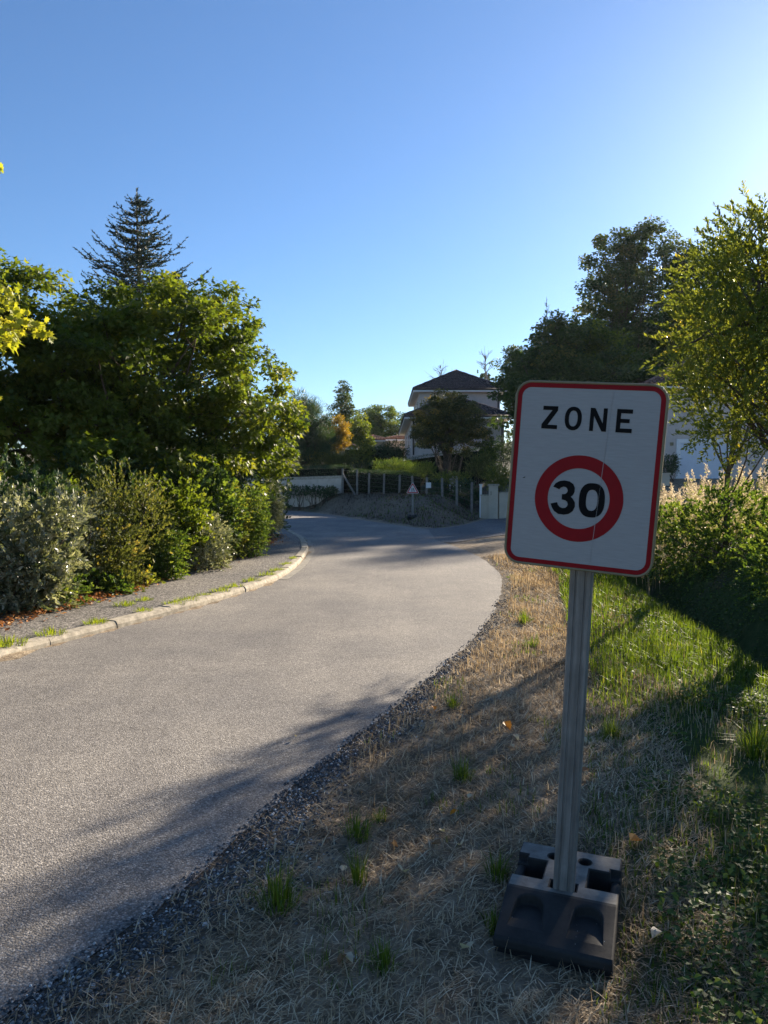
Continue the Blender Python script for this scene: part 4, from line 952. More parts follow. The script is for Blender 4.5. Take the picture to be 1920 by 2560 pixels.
# yellow maple standing just left of the frame, its twigs reach in
ye = [E(-330, 640, 8.2, 1.15, 1.2, 1.35), E(-60, 800, 8.0, 0.30, 0.4, 0.28)]
yb = (-6.3, 8.6, hg(-6.3, 8.6))
yroot, yC = tree('maple_tree', 'yellow leaved maple whose twigs reach over the silvery shrub', yb, ye, 60, 110, 0.28, 0.095, 0.95, MAPLE_S, M_YELLOW, 0.10, 25, droop=0.5)
tw = MB(); cl = []
for (px_, py_, r_, n_c) in ((15, 745, 0.17, 60), (50, 800, 0.15, 55), (20, 845, 0.13, 36), (95, 815, 0.09, 26), (115, 835, 0.055, 12), (-12, 420, 0.10, 16), (-10, 985, 0.07, 8), (-15, 1180, 0.09, 10)):
    c = at(px_, py_, 8.0); limb(tw, np.array([-4.9, 8.2, c[2] + 0.1]), c, 0.012, 0.003, 0.1, 6, 5)
    cl.append(c + unit(n_c) * (r_ * rng.random(n_c) ** 0.5)[:, None])
cl = np.vstack(cl); X_ = unit(len(cl)); X_[:, 2] -= 0.9
split_parts(yroot, M_YELLOW, MAPLE, cl, X_, norm(unit(len(cl)) + np.array([0.3, -0.6, 0.4])), 0.068 * rng.uniform(0.75, 1.25, len(cl)), 0.95)
rel(tw, yroot.location).build('twigs', M_BARK, yroot, True)['kind'] = 'stuff'

def hs(px, D, back=0.0):
    y_ = D; x = np.interp(y_, hedge_front[:, 1], hedge_front[:, 0]) - back; return np.array([x, y_, max(hg(x, y_), 0.05)])
def sh(name, label, px, py0, py1, D, rx, ry, n, per, tw, leaf, ratio, mat, tmpl=LEAF2, **kw):
    top, bot = at(px, py0, D), at(px, py1, D); c = (top + bot) / 2; rz = (top[2] - bot[2]) / 2
    e = [(c[0], D, c[2], rx, ry, rz * 0.92), (c[0], D, bot[2] + rz * 0.55, rx * 0.92, ry * 0.95, rz * 0.6)]
    for _ in range(3):                                    # uneven shoulders
        a_ = rng.random() * 6.28; e.append((c[0] + math.cos(a_) * rx * 0.7, D + math.sin(a_) * ry * 0.5, c[2] + rng.uniform(-0.3, 0.75) * rz, rx * rng.uniform(0.3, 0.5), ry * 0.45, rz * rng.uniform(0.25, 0.45)))
    return shrub(name, label, (c[0], D, hg(c[0], D)), e, n, per, tw, leaf, ratio, mat, tmpl, **kw)
GRP = None
sh('mixed_shrub', 'tall leafy shrub with pale tips between silvery shrub and olive bronze shrub', 200, 1215, 1480, 11.9, 0.55, 0.5, 1000, 12, 0.28, 0.06, 0.5, M_SILVER, LEAF4)
sh('hazel_shrub', 'loose mid green hazel filling the gap under the maple', 400, 1200, 1400, 13.6, 0.8, 0.6, 1000, 12, 0.3, 0.075, 0.75, M_MAPLE, LEAF2)
sh('hazel_shrub', 'loose mid green hazel between laurel and privets', 520, 1190, 1350, 15.2, 0.6, 0.6, 900, 12, 0.3, 0.07, 0.75, M_MID, LEAF2)
sh('ivy_mound', 'low ivy mound at the foot of the olive bronze shrub', 235, 1430, 1525, 11.0, 0.55, 0.35, 800, 10, 0.14, 0.055, 0.7, M_MID, LEAF2)
sh('elaeagnus_shrub', 'rounded silvery grey leaved shrub at the footpath edge beside the yellow maple', 40, 1225, 1550, 9.6, 0.76, 0.55, 1700, 14, 0.20, 0.065, 0.45, M_SILVER, LEAF4, lift=0.1)
sh('elaeagnus_shrub', 'silvery shrub continuing the hedge line before the yellow maple', -260, 1150, 1560, 8.6, 1.0, 0.7, 700, 14, 0.22, 0.055, 0.42, M_SILVER, LEAF4)
sh('leafy_shrub', 'low fresh green shrub under the silvery shrub', 130, 1400, 1550, 10.0, 0.48, 0.4, 600, 12, 0.14, 0.04, 0.6, M_MID)
sh('mixed_shrub', 'thin silvery green shrub leaning on the rounded silvery shrub', 175, 1240, 1500, 11.0, 0.42, 0.5, 800, 12, 0.22, 0.045, 0.5, M_SILVER)
sh('mixed_shrub', 'olive bronze shrub with a low ragged base under the maple', 270, 1290, 1530, 11.4, 0.50, 0.5, 1100, 12, 0.2, 0.05, 0.55, M_OLIVE)
sh('mixed_shrub', 'yellow green bush with long arching sprays under the maple', 300, 1190, 1400, 12.3, 0.75, 0.6, 700, 12, 0.45, 0.055, 0.5, M_OLIVE, LEAF4, up=0.6)
sh('young_sapling', 'small bright yellow green sapling at the hedge foot', 345, 1420, 1490, 11.8, 0.22, 0.2, 130, 9, 0.12, 0.055, 0.6, M_SUNNY, LEAF4)
sh('laurel_shrub', 'narrow pointed dark green laurel beside the bright sapling', 412, 1325, 1480, 12.6, 0.30, 0.3, 800, 12, 0.15, 0.05, 0.55, M_MID, LEAF2)
sh('mixed_shrub', 'grey green shrub with drooping twigs between laurel and privet', 500, 1280, 1440, 14.0, 0.50, 0.5, 1100, 12, 0.2, 0.05, 0.45, M_SILVER)
sh('broom_shrub', 'wispy upright broom at the footpath edge', 548, 1370, 1435, 14.2, 0.18, 0.2, 260, 14, 0.25, 0.03, 0.2, M_OLIVE, up=1.5)
sh('privet_shrub', 'bright green clipped privet column at the bend', 622, 1215, 1395, 16.2, 0.40, 0.5, 1700, 12, 0.14, 0.042, 0.6, M_MID)
sh('privet_shrub', 'loose yellow green privet under the maple edge', 565, 1200, 1400, 15.7, 0.45, 0.5, 1000, 12, 0.2, 0.05, 0.6, M_SUNNY)
sh('elaeagnus_shrub', 'small white silvery shrub at the tip of the hedge', 675, 1195, 1335, 20.0, 0.22, 0.4, 1000, 12, 0.2, 0.05, 0.45, M_SILVER, LEAF4)
for i_, (px_, D_, lab, rx_) in enumerate(((-20, 11.2, 'dark evergreen bush behind the rounded silvery shrub', 1.1), (230, 13.2, 'dark evergreen bush behind the olive bronze shrub', 1.2), (430, 15.0, 'dark evergreen bush behind the laurel', 1.2), (560, 17.4, 'dark evergreen bush behind the privets', 1.0), (640, 21.5, 'dark evergreen bush behind the hedge tip', 0.9))):
    sh('evergreen_bush', lab, px_, 1130, 1430 - 20 * i_, D_, rx_, 0.7, 650, 13, 0.25, 0.08, 0.5, M_DEEP)

for px_, D_, w_ in ((725, 43.2, .5), (752, 42.6, .55), (783, 42.0, .5), (806, 41.6, .45), (828, 41.2, .3)):
    sh('wall_foot_shrub', 'small dark shrub growing at the foot of the retaining wall', px_, 1216, 1240, D_, w_, 0.35, 160, 10, 0.18, 0.07, 0.5, M_DEEP, group='shrubs along the retaining wall')
# spruce behind the maple
def conifer(name, label, base, top, rad, zlow, whorls, per_w, mat, upturn=0.25, leader=0.9):
    base = np.array(base, float); root = empty(name, base, label, 'tree')
    tb = MB(); tz = np.linspace(base[2] - 0.2, top, 12)
    tb.tube(np.stack([np.full(12, base[0]) + 0.03 * np.sin(tz), np.full(12, base[1]), tz], 1), np.linspace(0.17, 0.012, 12), 7)
    bm_, nb_ = MB(), MB(); P_, X_, T_ = [], [], []
    def brush(Pl, dens):
        n = max(4, int(np.linalg.norm(np.diff(Pl, axis=0), axis=1).sum() * dens)); u_ = rng.random(n) * (len(Pl) - 1); i0 = u_.astype(int).clip(0, len(Pl) - 2); fr = (u_ - i0)[:, None]
        q = Pl[i0] * (1 - fr) + Pl[i0 + 1] * fr; d = norm(Pl[i0 + 1] - Pl[i0]); P_.append(q); X_.append(norm(d * 0.8 + unit(n))); T_.append(0.4 + rng.normal(size=n) * 0.2)
    for i in range(whorls):
        f = (i + 0.5) / whorls; z = top - leader * 0.45 - (top - leader * 0.45 - zlow) * f ** 0.9; Lr = rad * (0.10 + 0.9 * f ** 0.8)
        for j in range(per_w):
            az = rng.random() * 2 * math.pi; L = Lr * rng.uniform(0.55, 1.2); tt = np.linspace(0, 1, 6)
            Pl = np.stack([base[0] + np.cos(az) * L * tt, base[1] + np.sin(az) * L * tt, z + L * (-0.25 * tt + (0.25 + upturn) * tt ** 2)], 1); Pl[1:] += rng.normal(size=(5, 3)) * 0.02
            bm_.tube(Pl, np.linspace(0.018, 0.005, 6), 4); brush(Pl[1:], 75)
            for s_ in range(int(3 + 4 * L)):
                k = rng.uniform(0.25, 1.0); a0 = Pl[int(k * 5)]; az2 = az + rng.choice([-1, 1]) * rng.uniform(0.5, 1.1); l2 = 0.30 * L * (1.15 - k) + 0.14
                S_ = np.stack([a0[0] + np.cos(az2) * l2 * tt, a0[1] + np.sin(az2) * l2 * tt, a0[2] + l2 * (0.35 * tt ** 2 - 0.15 * tt)], 1); bm_.tube(S_[::2], np.linspace(0.010, 0.005, 3), 3, cap=False); brush(S_, 65)
    zz = np.linspace(top - 1.6, top, 8); brush(np.stack([np.full(8, base[0]), np.full(8, base[1]), zz], 1), 120)
    P_, X_, T_ = np.vstack(P_), np.vstack(X_), np.concatenate(T_); L = 0.05 * rng.uniform(0.7, 1.3, len(P_))
    leaves(nb_, P_, X_, unit(len(P_)), L * 1.4, 0.034, NEEDLE, T_)
    rel(tb, base).build('trunk', M_BARK, root, True); rel(bm_, base).build('branches', M_BARK, root)['kind'] = 'stuff'; o = rel(nb_, base).build('crown', mat, root); o['kind'] = 'stuff'
    return root
sp_ = at(343, 470, 27)
conifer('spruce_tree', 'pointed dark spruce rising behind the broad maple', (sp_[0], 27, hg(sp_[0], 27)), sp_[2], 3.7, 5.0, 26, 9, M_NEEDLE, upturn=0.36)

# --- right verge: near backlit tree, brambles, weeds
rt = [E(1905, 750, 9.3, 0.95, 1.0, 1.05), E(1850, 985, 9.1, 0.68, 0.9, 0.6), E(1810, 860, 9.0, 0.66, 0.65, 0.56), E(1985, 640, 9.5, 0.88, 1.1, 0.68), E(1960, 1090, 9.2, 0.55, 0.65, 0.32), E(1780, 1060, 9.0, 0.32, 0.36, 0.28)]
rroot, rC = tree('willow_tree', 'backlit yellow green small leaved tree at the ditch side', (5.9, 10.0, hg(5.9, 10.0)), rt, 1700, 22, 0.38, 0.060, 0.42, LEAF2, M_SUNNY, 0.11, 45, style='spray', bias=0.42, tvar=0.16, fork=0.2)
outer_leaves(rroot, rC, (6, 10, 3.2), 300, 0.06, 0.45, LEAF4, M_SUNNY, 0.16)
tree('willow_tree', 'second small leaved tree beyond the ditch, further along the verge', (9.2, 8.8, hg(9.2, 8.8)), [(7.1, 10.1, 3.3, 1.5, 1.4, 1.3), (8.6, 8.6, 3.3, 2.0, 2.0, 1.7), (10.5, 10, 3.0, 2.0, 2.0, 1.8)], 3400, 18, 0.42, 0.095, 0.5, LEAF2, M_SUNNY, 0.12, 50, style='spray')
tree('willow_tree', 'added willow sapling, small leaf clumps casting shadow streaks from behind the backlit tree', (5.9, 13.3, hg(5.9, 13.3)), [(5.5, 13.0, 3.85, 0.5, 0.5, 0.42), (6.3, 13.4, 4.45, 0.55, 0.5, 0.4), (5.0, 12.6, 3.2, 0.4, 0.45, 0.3), (6.7, 13.2, 3.6, 0.6, 0.6, 0.5)], 520, 20, 0.34, 0.058, 0.42, LEAF2, M_SUNNY, 0.06, 30, style='spray', fork=0.3)  # added tree, clumps set apart to throw streaks of shade on the road
def mound(name, label, ells, n, per, tw, leaf, ratio, mat, tmpl=LEAF2, cat='bramble', **kw):
    e0 = ells[0]; return shrub(name, label, (e0[0], e0[1], hg(e0[0], e0[1])), ells, n, per, tw, leaf, ratio, mat, tmpl, cat=cat, **kw)
mound('bramble_bush', 'dark leafy bramble mound on the ditch bank nearest the sign', [(5.0, 7.4, 0.45, 0.75, 1.1, 0.55), (5.4, 6.3, 0.5, 0.8, 1.0, 0.6)], 1500, 12, 0.2, 0.05, 0.65, M_MID, LEAF2)
mound('bramble_bush', 'dark leafy bramble mound below the backlit tree', [(5.3, 9.6, 0.6, 0.75, 1.2, 0.75), (6.2, 8.8, 0.7, 0.9, 1.0, 0.8)], 1500, 12, 0.2, 0.055, 0.65, M_MID, LEAF2)
mound('bramble_bush', 'tangled bramble thicket below the pale plumes beyond the ditch', [(5.6, 12.6, 0.75, 0.9, 1.2, 0.85), (5.0, 13.9, 0.6, 0.8, 1.0, 0.7), (6.8, 11.6, 0.8, 0.9, 1.0, 0.9)], 2000, 12, 0.22, 0.06, 0.6, M_MID, LEAF2)
mound('bramble_bush', 'dark thicket beyond the ditch behind the bramble mounds', [(7.6, 9.5, 0.8, 1.4, 2.2, 0.9), (8.2, 6.2, 0.8, 1.5, 1.8, 0.9)], 1800, 12, 0.22, 0.06, 0.6, M_MID)
# tall weeds with pale seed plumes
def weeds(name, label, region, n, hmin, hmax, fluff=40):
    mbl, mbs = MB(), MB(); x0, x1, y0, y1 = region
    x = rng.uniform(x0, x1, n); y = rng.uniform(y0, y1, n); z = hgt(x, y); H = rng.uniform(hmin, hmax, n) * (0.85 + 0.3 * wob(x, y, 1.3, 2))
    root = empty(name, (x0, y0, float(z.min())), label, 'weeds'); root['kind'] = 'stuff'
    P = np.stack([x, y, z], 1); tip = P + np.stack([rng.normal(size=n) * 0.12, rng.normal(size=n) * 0.12, H], 1)
    blades(mbs, P, H, 0.012, np.abs(rng.normal(size=n)) * 0.12, tint=0.3 + rng.random(n) * 0.4, curve=0.2)
    per = 22; ci = np.repeat(np.arange(n), per); f = rng.uniform(0.25, 0.95, n * per)
    q = P[ci] + (tip - P)[ci] * f[:, None]; X_ = unit(n * per); X_[:, 2] = np.abs(X_[:, 2]) * 0.5
    leaves(mbl, q, X_, norm(unit(n * per) + np.array([0, 0, 0.8])), 0.085 * rng.uniform(0.6, 1.2, n * per), 0.022, LEAF2, 0.5 + rng.normal(size=n * per) * 0.25)
    per = fluff; ci = np.repeat(np.arange(n), per); f = rng.uniform(0.80, 1.04, n * per)
    q = P[ci] + (tip - P)[ci] * f[:, None] + unit(n * per) * 0.045 * (1.1 - f)[:, None] * 4
    X_ = norm(unit(n * per) * 0.7 + np.array([0, 0, 0.8])); leaves(mbs, q, X_, unit(n * per), 0.055 * rng.uniform(0.6, 1.3, n * per), 0.016, LEAF2, 0.6 + rng.normal(size=n * per) * 0.2)
    o1 = rel(mbl, root.location).build('foliage', M_WEED, root); o2 = rel(mbs, root.location).build('seed_plumes', M_PLUME, root); o1['kind'] = o2['kind'] = 'stuff'
    return root
weeds('tall_weeds', 'tall dry weeds with pale fluffy plumes before the garage house', (4.9, 9.0, 14.0, 17.5), 620, 0.9, 1.6)
weeds('tall_weeds', 'greenish weeds with paler plumes under the backlit tree', (6.3, 8.8, 11.4, 13.6), 260, 0.6, 1.05, 14)

# --- gardens across the road
tree('acer_tree', 'wide bronze topped garden tree on splayed trunks before the villa', gb(1118, 42.0), [E(1120, 1050, 42, 1.95, 1.7, 1.35), E(1125, 1010, 42, 1.35, 1.2, 0.78), E(1075, 1075, 41.6, 1.15, 1.2, 0.75), E(1185, 1080, 42.3, 1.1, 1.2, 0.85), E(1060, 1095, 42, 0.7, 0.9, 0.5), E(1095, 1112, 41.4, 0.9, 0.8, 0.4), E(1160, 1115, 41.6, 1.0, 0.8, 0.45)], 420, 85, 0.30, 0.10, 0.75, LEAF2, M_ACER, 0.10, 60, fork=0.05, droop=0.2, flat=0.45)
ab = np.array(gb(1118, 42.0)); root_ = [o for o in COL.objects if o.name.startswith('acer_tree')][0]
mb = MB()
for px_, py_ in ((1085, 1110), (1105, 1090), (1135, 1095), (1160, 1110), (1120, 1070)): limb(mb, ab + np.array([rng.normal() * .05, 0, -.1]), at(px_, py_, 42), 0.075, 0.03, 0.06, 7, 7)
rel(mb, ab).build('trunk', M_BARK, root_, True)

hl = lambda *pts: np.array([at(px, 1200, D)[:2] for px, D in pts])
hedge('clipped_hedge', 'tall dark clipped hedge behind the bronze tree, rising to the villa', hl((925, 47.5), (1010, 47), (1100, 46.5), (1180, 46), (1236, 45.5)), 0.9, 1.5, 0.05, 380, M_DEEP, ztop=[at(925, 1160, 47.5)[2], at(1010, 1148, 47)[2], at(1100, 1135, 46.5)[2], at(1180, 1124, 46)[2], at(1236, 1122, 45.5)[2]])
hedge('clipped_hedge', 'dark clipped hedge right behind the wire fence', hl((884, 42.6), (930, 41.5), (980, 40.3), (1040, 39.2)), 0.9, 1.2, 0.05, 500, M_DEEP, ztop=[at(884, 1176, 42.6)[2], at(930, 1178, 41.5)[2], at(980, 1180, 40.3)[2], at(1040, 1186, 39.2)[2]])
hedge('clipped_hedge', 'dark trimmed hedge standing above the retaining wall', hl((862, 43.0), (800, 45.5), (740, 47.5), (640, 51)), 1.0, 1.2, 0.055, 420, M_DEEP, ztop=[at(862, 1166, 43)[2], at(800, 1168, 45.5)[2], at(740, 1170, 47.5)[2], at(640, 1172, 51)[2]])
hedge('clipped_hedge', 'far low dark hedge before the cream bungalows', hl((870, 68), (950, 66), (1000, 64)), 1.0, 1.2, 0.09, 130, M_DEEP, ztop=[at(870, 1122, 68)[2], at(950, 1120, 66)[2], at(1000, 1122, 64)[2]])
def gs(name, label, px, py0, py1, D, rx, mat, n=700, leaf=0.07, ratio=0.5, tmpl=LEAF2, up=0.35, tw=0.25, cat='shrub', per=12):
    return sh(name, label, px, py0, py1, D, rx, rx * 0.8, n, per, tw, leaf, ratio, mat, tmpl, up=up, cat=cat)
gs('garden_shrub', 'fine green feathery shrub growing above the fence hedge', 985, 1150, 1185, 43.2, 1.3, M_MID, 900, 0.06, 0.3, up=1.0)
gs('garden_shrub', 'feathery green shrub beside the bronze tree above the fence', 1050, 1160, 1190, 41.0, 0.9, M_MID, 700, 0.06, 0.3, up=1.0)
gs('garden_shrub', 'sunlit low box edging below the bronze tree', 1125, 1183, 1206, 38.6, 1.15, M_SUNNY, 700, 0.05, 0.5)
gs('garden_shrub', 'dark shrub behind the notice board on the fence', 1095, 1203, 1255, 38.0, 0.6, M_DEEP, 500, 0.06)
gs('garden_shrub', 'dark shrub between the last two fence posts', 1165, 1200, 1262, 37.0, 0.7, M_DEEP, 700, 0.06)
gs('garden_shrub', 'sunlit pale green shrub with upright spikes by the lawn', 1200, 1143, 1200, 39.0, 0.75, M_OLIVE, 800, 0.06, 0.45, up=1.6, tw=0.4)
gs('garden_shrub', 'bright yellow green shrub spilling over the gate pillar wall', 1243, 1155, 1225, 37.0, 0.6, M_SUNNY, 900, 0.06, 0.5)
gs('garden_shrub', 'dark shrub at the corner of the villa wall', 985, 1103, 1150, 57, 1.25, M_DEEP, 700, 0.08)
gs('ivy_column', 'ivy covered stump standing right of the bronze tree', 1219, 1098, 1182, 42.5, 0.36, M_MID, 900, 0.06, 0.8, LEAF4, cat='ivy')
gs('garden_shrub', 'dark shrub between the ivy stump and the villa', 1258, 1085, 1160, 47, 0.9, M_DEEP, 700, 0.07)
gs('garden_shrub', 'dark potted bush beside the garage door', 1674, 1135, 1185, 40.6, 0.42, M_DEEP, 500, 0.06)
gs('garden_shrub', 'small round tree with pale fresh leaves above the far hedge', 905, 1100, 1160, 60, 1.0, M_SUNNY, 700, 0.09)
gs('garden_shrub', 'reddish brown low shrub above the retaining wall hedge', 905, 1152, 1178, 50, 1.2, M_ACER, 500, 0.07)
gs('garden_shrub', 'pale dry shrub beside the feathery grass clump', 800, 1130, 1175, 54, 0.9, M_OLIVE, 500, 0.08)
hedge('clipped_hedge', 'dark hedge below the slope between the villa and the garage house', hl((1290, 51), (1400, 51.5), (1500, 52), (1620, 53)), 1.4, 2.6, 0.08, 130, M_DEEP)
# feathery grass clump
c_ = at(848, 1175, 54); gc = empty('grass_clump', (c_[0], 54, hg(c_[0], 54)), 'big sunlit feathery grass clump above the retaining wall', 'grass clump')
n = 2600; a_ = rng.random(n) * 6.28; r_ = 0.55 * rng.random(n) ** 0.5; mb = MB()
blades(mb, np.stack([r_ * np.cos(a_), r_ * np.sin(a_), np.zeros(n)], 1), rng.uniform(1.2, 2.4, n), 0.03, rng.random(n) * 0.75, a_ + rng.normal(size=n) * 0.4, curve=0.55)
o = mb.build('blades', M_OLIVE, gc); o['kind'] = 'stuff'

# pine, golden tree and far trees
tree('pine_tree', 'dark upright pine beside the big maple across the road', gb(775, 56), [E(775, 1080, 56, 1.7, 1.7, 2.4), E(748, 1045, 56, 1.3, 1.4, 1.9), E(805, 1115, 56, 1.2, 1.4, 1.6), E(760, 1130, 56, 2.0, 1.6, 1.2)], 420, 110, 0.38, 0.25, 0.11, NEEDLE, M_PINE, 0.2, 25, up=0.1, droop=-0.9, flat=1.0)
tree('golden_tree', 'small golden leaved tree between the pine and the bungalows', gb(838, 64), [E(842, 1075, 64, 1.1, 1.0, 1.3), E(825, 1110, 64, 1.2, 1.0, 0.9), E(855, 1100, 64, 0.8, .9, .8)], 120, 80, 0.32, 0.12, 0.7, LEAF4, M_GOLD, 0.12, 20)
far = [('oak_tree', 'slender tall ragged oak far behind the golden tree', 860, 84, [(862, 990, 0.9, 1.1), (858, 1030, 1.4, 1.6), (868, 1075, 1.6, 1.5), (850, 1110, 1.7, 1.5), (858, 968, 0.6, .6)], M_OAK, 190),
       ('oak_tree', 'far rounded green tree above the bungalow roof', 952, 98, [(952, 1060, 2.6, 2.5), (965, 1040, 1.7, 1.6), (940, 1085, 2.4, 2.0)], M_MID, 220),
       ('oak_tree', 'far dark tree between the slender oak and the rounded tree', 915, 104, [(915, 1035, 1.7, 1.5), (912, 1070, 2.0, 2.0), (925, 1100, 2.5, 1.6)], M_OAK, 150),
       ('oak_tree', 'light green young tree before the rounded tree, above the pale bungalow', 897, 80, [(897, 1065, 1.0, 1.2), (895, 1095, 1.3, 1.2), (903, 1110, 1.2, 1.0)], M_MAPLE, 100),
       ('oak_tree', 'far dark low tree beside the villa eaves', 992, 100, [(995, 1085, 1.7, 1.6), (1010, 1100, 1.5, 1.4), (985, 1105, 1.6, 1.2), (1012, 1045, 1.1, 1.0)], M_OAK, 130),
       ('oak_tree', 'far dark tree half hidden behind the pine', 815, 100, [(810, 1090, 2.4, 2.0), (790, 1075, 2.0, 2.0), (835, 1110, 2.0, 1.4)], M_OAK, 140),
       ('oak_tree', 'dark tree filling the gap behind the maple edge', 705, 70, [(700, 1080, 2.2, 2.4), (680, 1120, 2.4, 2.0), (730, 1130, 1.6, 1.4)], M_OAK, 150)]
for nm, lab, px_, D_, el, mt, nc in far:
    tree(nm, lab, gb(px_, D_), [E(x, y, D_, rx, rx, rz) for x, y, rx, rz in el], nc, 55, 0.5, 0.23, 0.65, LEAF2, mt, 0.16, 22, group=None)

# wooded slope behind the houses on the right
wood = [('leafy oak crowning the slope, tallest tree above the sign', 1555, 58, [(1600, 640, 2.6, 2.4), (1545, 660, 2.6, 2.6), (1620, 585, 1.2, 1.0), (1545, 600, 1.5, 1.1), (1560, 760, 3.6, 3.2), (1610, 860, 3.6, 3.0), (1485, 725, 1.1, .6), (1470, 660, .8, .5), (1460, 765, .9, .5), (1515, 610, .9, .7), (1580, 570, .7, .5), (1650, 570, .6, .6), (1500, 840, 3.0, 2.6)], 430, M_OAK),
        ('broad dark oak right of the tallest tree on the slope', 1700, 62, [(1700, 660, 2.6, 2.4), (1720, 760, 3.4, 3.0), (1680, 860, 3.6, 3.2), (1735, 615, 1.4, .9)], 360, M_OAK),
        ('oak reaching a ragged branch over the garage house', 1810, 60, [(1800, 680, 2.4, 2.2), (1830, 780, 3.2, 3.0), (1790, 880, 3.4, 3.0), (1830, 625, 1.2, .9)], 300, M_OAK),
        ('shorter flat topped oak left of the tallest tree', 1385, 46, [(1375, 815, 1.3, .6), (1400, 850, 1.7, 1.3), (1370, 890, 1.9, 1.4), (1410, 925, 2.2, 1.4)], 190, M_OAK),
        ('mid green tree with sunlit crown below the tallest oak', 1465, 47, [(1465, 850, 1.6, 1.3), (1490, 890, 2.0, 1.5), (1455, 920, 2.2, 1.4)], 190, M_MAPLE),
        ('thin pale leaved tree at the left edge of the wood', 1290, 66, [(1290, 900, 1.4, 1.2), (1300, 950, 1.7, 1.6), (1275, 985, 1.4, 1.4), (1320, 930, 1.4, 1.3)], 150, M_OAK),
        ('dark undergrowth tree behind the sign panel', 1430, 45, [(1350, 960, 2.4, 1.9), (1440, 970, 2.6, 1.8), (1530, 950, 2.6, 2.2), (1330, 1020, 2.4, 1.8)], 240, M_OAK),
        ('dark undergrowth tree behind the garage house roof', 1680, 57, [(1620, 930, 2.6, 2.2), (1720, 930, 2.8, 2.2), (1800, 940, 2.8, 2.2), (1590, 960, 2.4, 2.0)], 240, M_OAK),
        ('wood edge oak right of the frame behind the willow', 2000, 60, [(1950, 700, 3.0, 2.8), (2050, 760, 3.4, 3.0), (1960, 860, 3.6, 3.2), (2100, 900, 3.6, 3.0)], 300, M_OAK)]
for lab, px_, D_, el, nc, mt in wood:
    tree('oak_tree', lab, gb(px_, D_), [E(x, y, D_, rx, rx * .9, rz) for x, y, rx, rz in el], int(nc * 0.8), 105, 0.66, 0.215, 0.7, LEAF2, mt, 0.28, 45, group=None, flat=0.55, bias=0.5)
c_ = at(1852, 585, 60); conifer('spruce_tree', 'thin dark spruce tip among the oaks on the slope', (c_[0], 60, hg(c_[0], 60)), c_[2], 2.0, c_[2] - 7, 14, 6, M_NEEDLE)
c_ = at(1464, 925, 52); gs('garden_conifer', 'small bright conifer peeping over the top of the sign', 1464, 925, 1010, 50, 0.9, M_MID, 700, 0.09, 0.35, up=1.2, cat='conifer')

# bare dead trees
def bare(name, label, px, py_top, py_base, D, spread, r0=0.07):
    a_, b_ = at(px, py_base, D), at(px, py_top, D); base = np.array([a_[0], D, hg(a_[0], D)]); root = empty(name, base, label, 'tree'); mb = MB()
    T_ = limb(mb, base - np.array([0, 0, .2]), b_, r0, 0.008, 0.02, 14, 6)
    H = b_[2] - a_[2]; lb = MB()
    for k in range(16):
        f = rng.uniform(0.0, 0.9); s = a_ + (b_ - a_) * f; s[0] = np.interp(s[2], T_[:, 2], T_[:, 0]); s[1] = np.interp(s[2], T_[:, 2], T_[:, 1])
        d = norm(np.array([rng.normal(), rng.normal() * 0.5, 1.1])); l = H * spread * (1.05 - f) * rng.uniform(0.6, 1.2)
        P = limb(lb, s, s + d * l, r0 * 0.3, 0.006, 0.1, 6, 4)
        for _ in range(3): q = P[rng.integers(2, 6)]; limb(lb, q, q + norm(d + unit(1)[0] * 0.8) * l * 0.45, r0 * 0.14, 0.005, 0.1, 4, 3)
    rel(mb, base).build('trunk', M_BARK_PALE, root, True); rel(lb, base).build('branches', M_BARK_PALE, root)['kind'] = 'stuff'
bare('bare_tree', 'leafless many branched tree showing above the villa roof', 1100, 912, 960, 80, 0.9, 0.13)
bare('bare_tree', 'tall leafless tree standing between the villa roof and the wood', 1211, 865, 960, 78, 0.5, 0.17)
bare('bare_tree', 'dead spike sticking out of the flat topped oak', 1366, 742, 810, 46, 0.25, 0.07)
gs('oak_tree', 'leafy tree at the foot of the tall leafless tree', 1213, 935, 985, 80, 1.1, M_OAK, 400, 0.16, 0.6, cat='tree')

# far wood that closes the horizon, one mass
mb = MB(); xs = np.concatenate([np.linspace(-190, 0, 60), np.linspace(0, 190, 50)])
el = [(x, 190 + 12 * math.sin(x * .13), 4.0 + 2.0 * math.sin(x * 0.31) + (4.5 if x > 20 else 0), 5.0, 4.0, 4.5 + (4 if x > 20 else 0)) for x in xs]
clump_crown(mb, el, 900, 22, 1.6, 1.1, 0.7, LEAF2)
fw = mb.build('distant_wood', M_OAK); tag(fw, 'distant wood closing the horizon behind the gardens', 'wood', kind='stuff')
# ------------------------------------------------------------------ verge growth, gravel, litter
ry_, rx_ = RR[:, 1], RR[:, 0]
o_ = np.argsort(ry_); redge = lambda D: np.interp(D, ry_[o_], rx_[o_])
def sample(n, d0, d1, x_lo, x_hi, p=1.0):
    u_ = rng.random(n); D = d0 * (d1 / d0) ** u_ if p == 1.0 else rng.uniform(d0, d1, n)
    lo, hi = x_lo(D), x_hi(D); return lo + (hi - lo) * rng.random(n), D
ditch_x = lambda D: np.interp(D, ditch[::-1, 1], ditch[::-1, 0])
def field(mb, x, y, H, W, lean, tint, azim=None, curve=0.5, zo=0.0):
    blades(mb, np.stack([x, y, hgt(x, y) + zo], 1), H, W, lean, azim, tint, curve)
blk_c = np.array(foot[:2])
def keep_block(x, y):
    ca, sa = math.cos(R(-20)), math.sin(R(-20)); dx, dy = x - blk_c[0], y - blk_c[1]
    lx, ly = dx * ca + dy * sa, -dx * sa + dy * ca
    return ~((np.abs(lx) < 0.215) & (np.abs(ly) < 0.315))
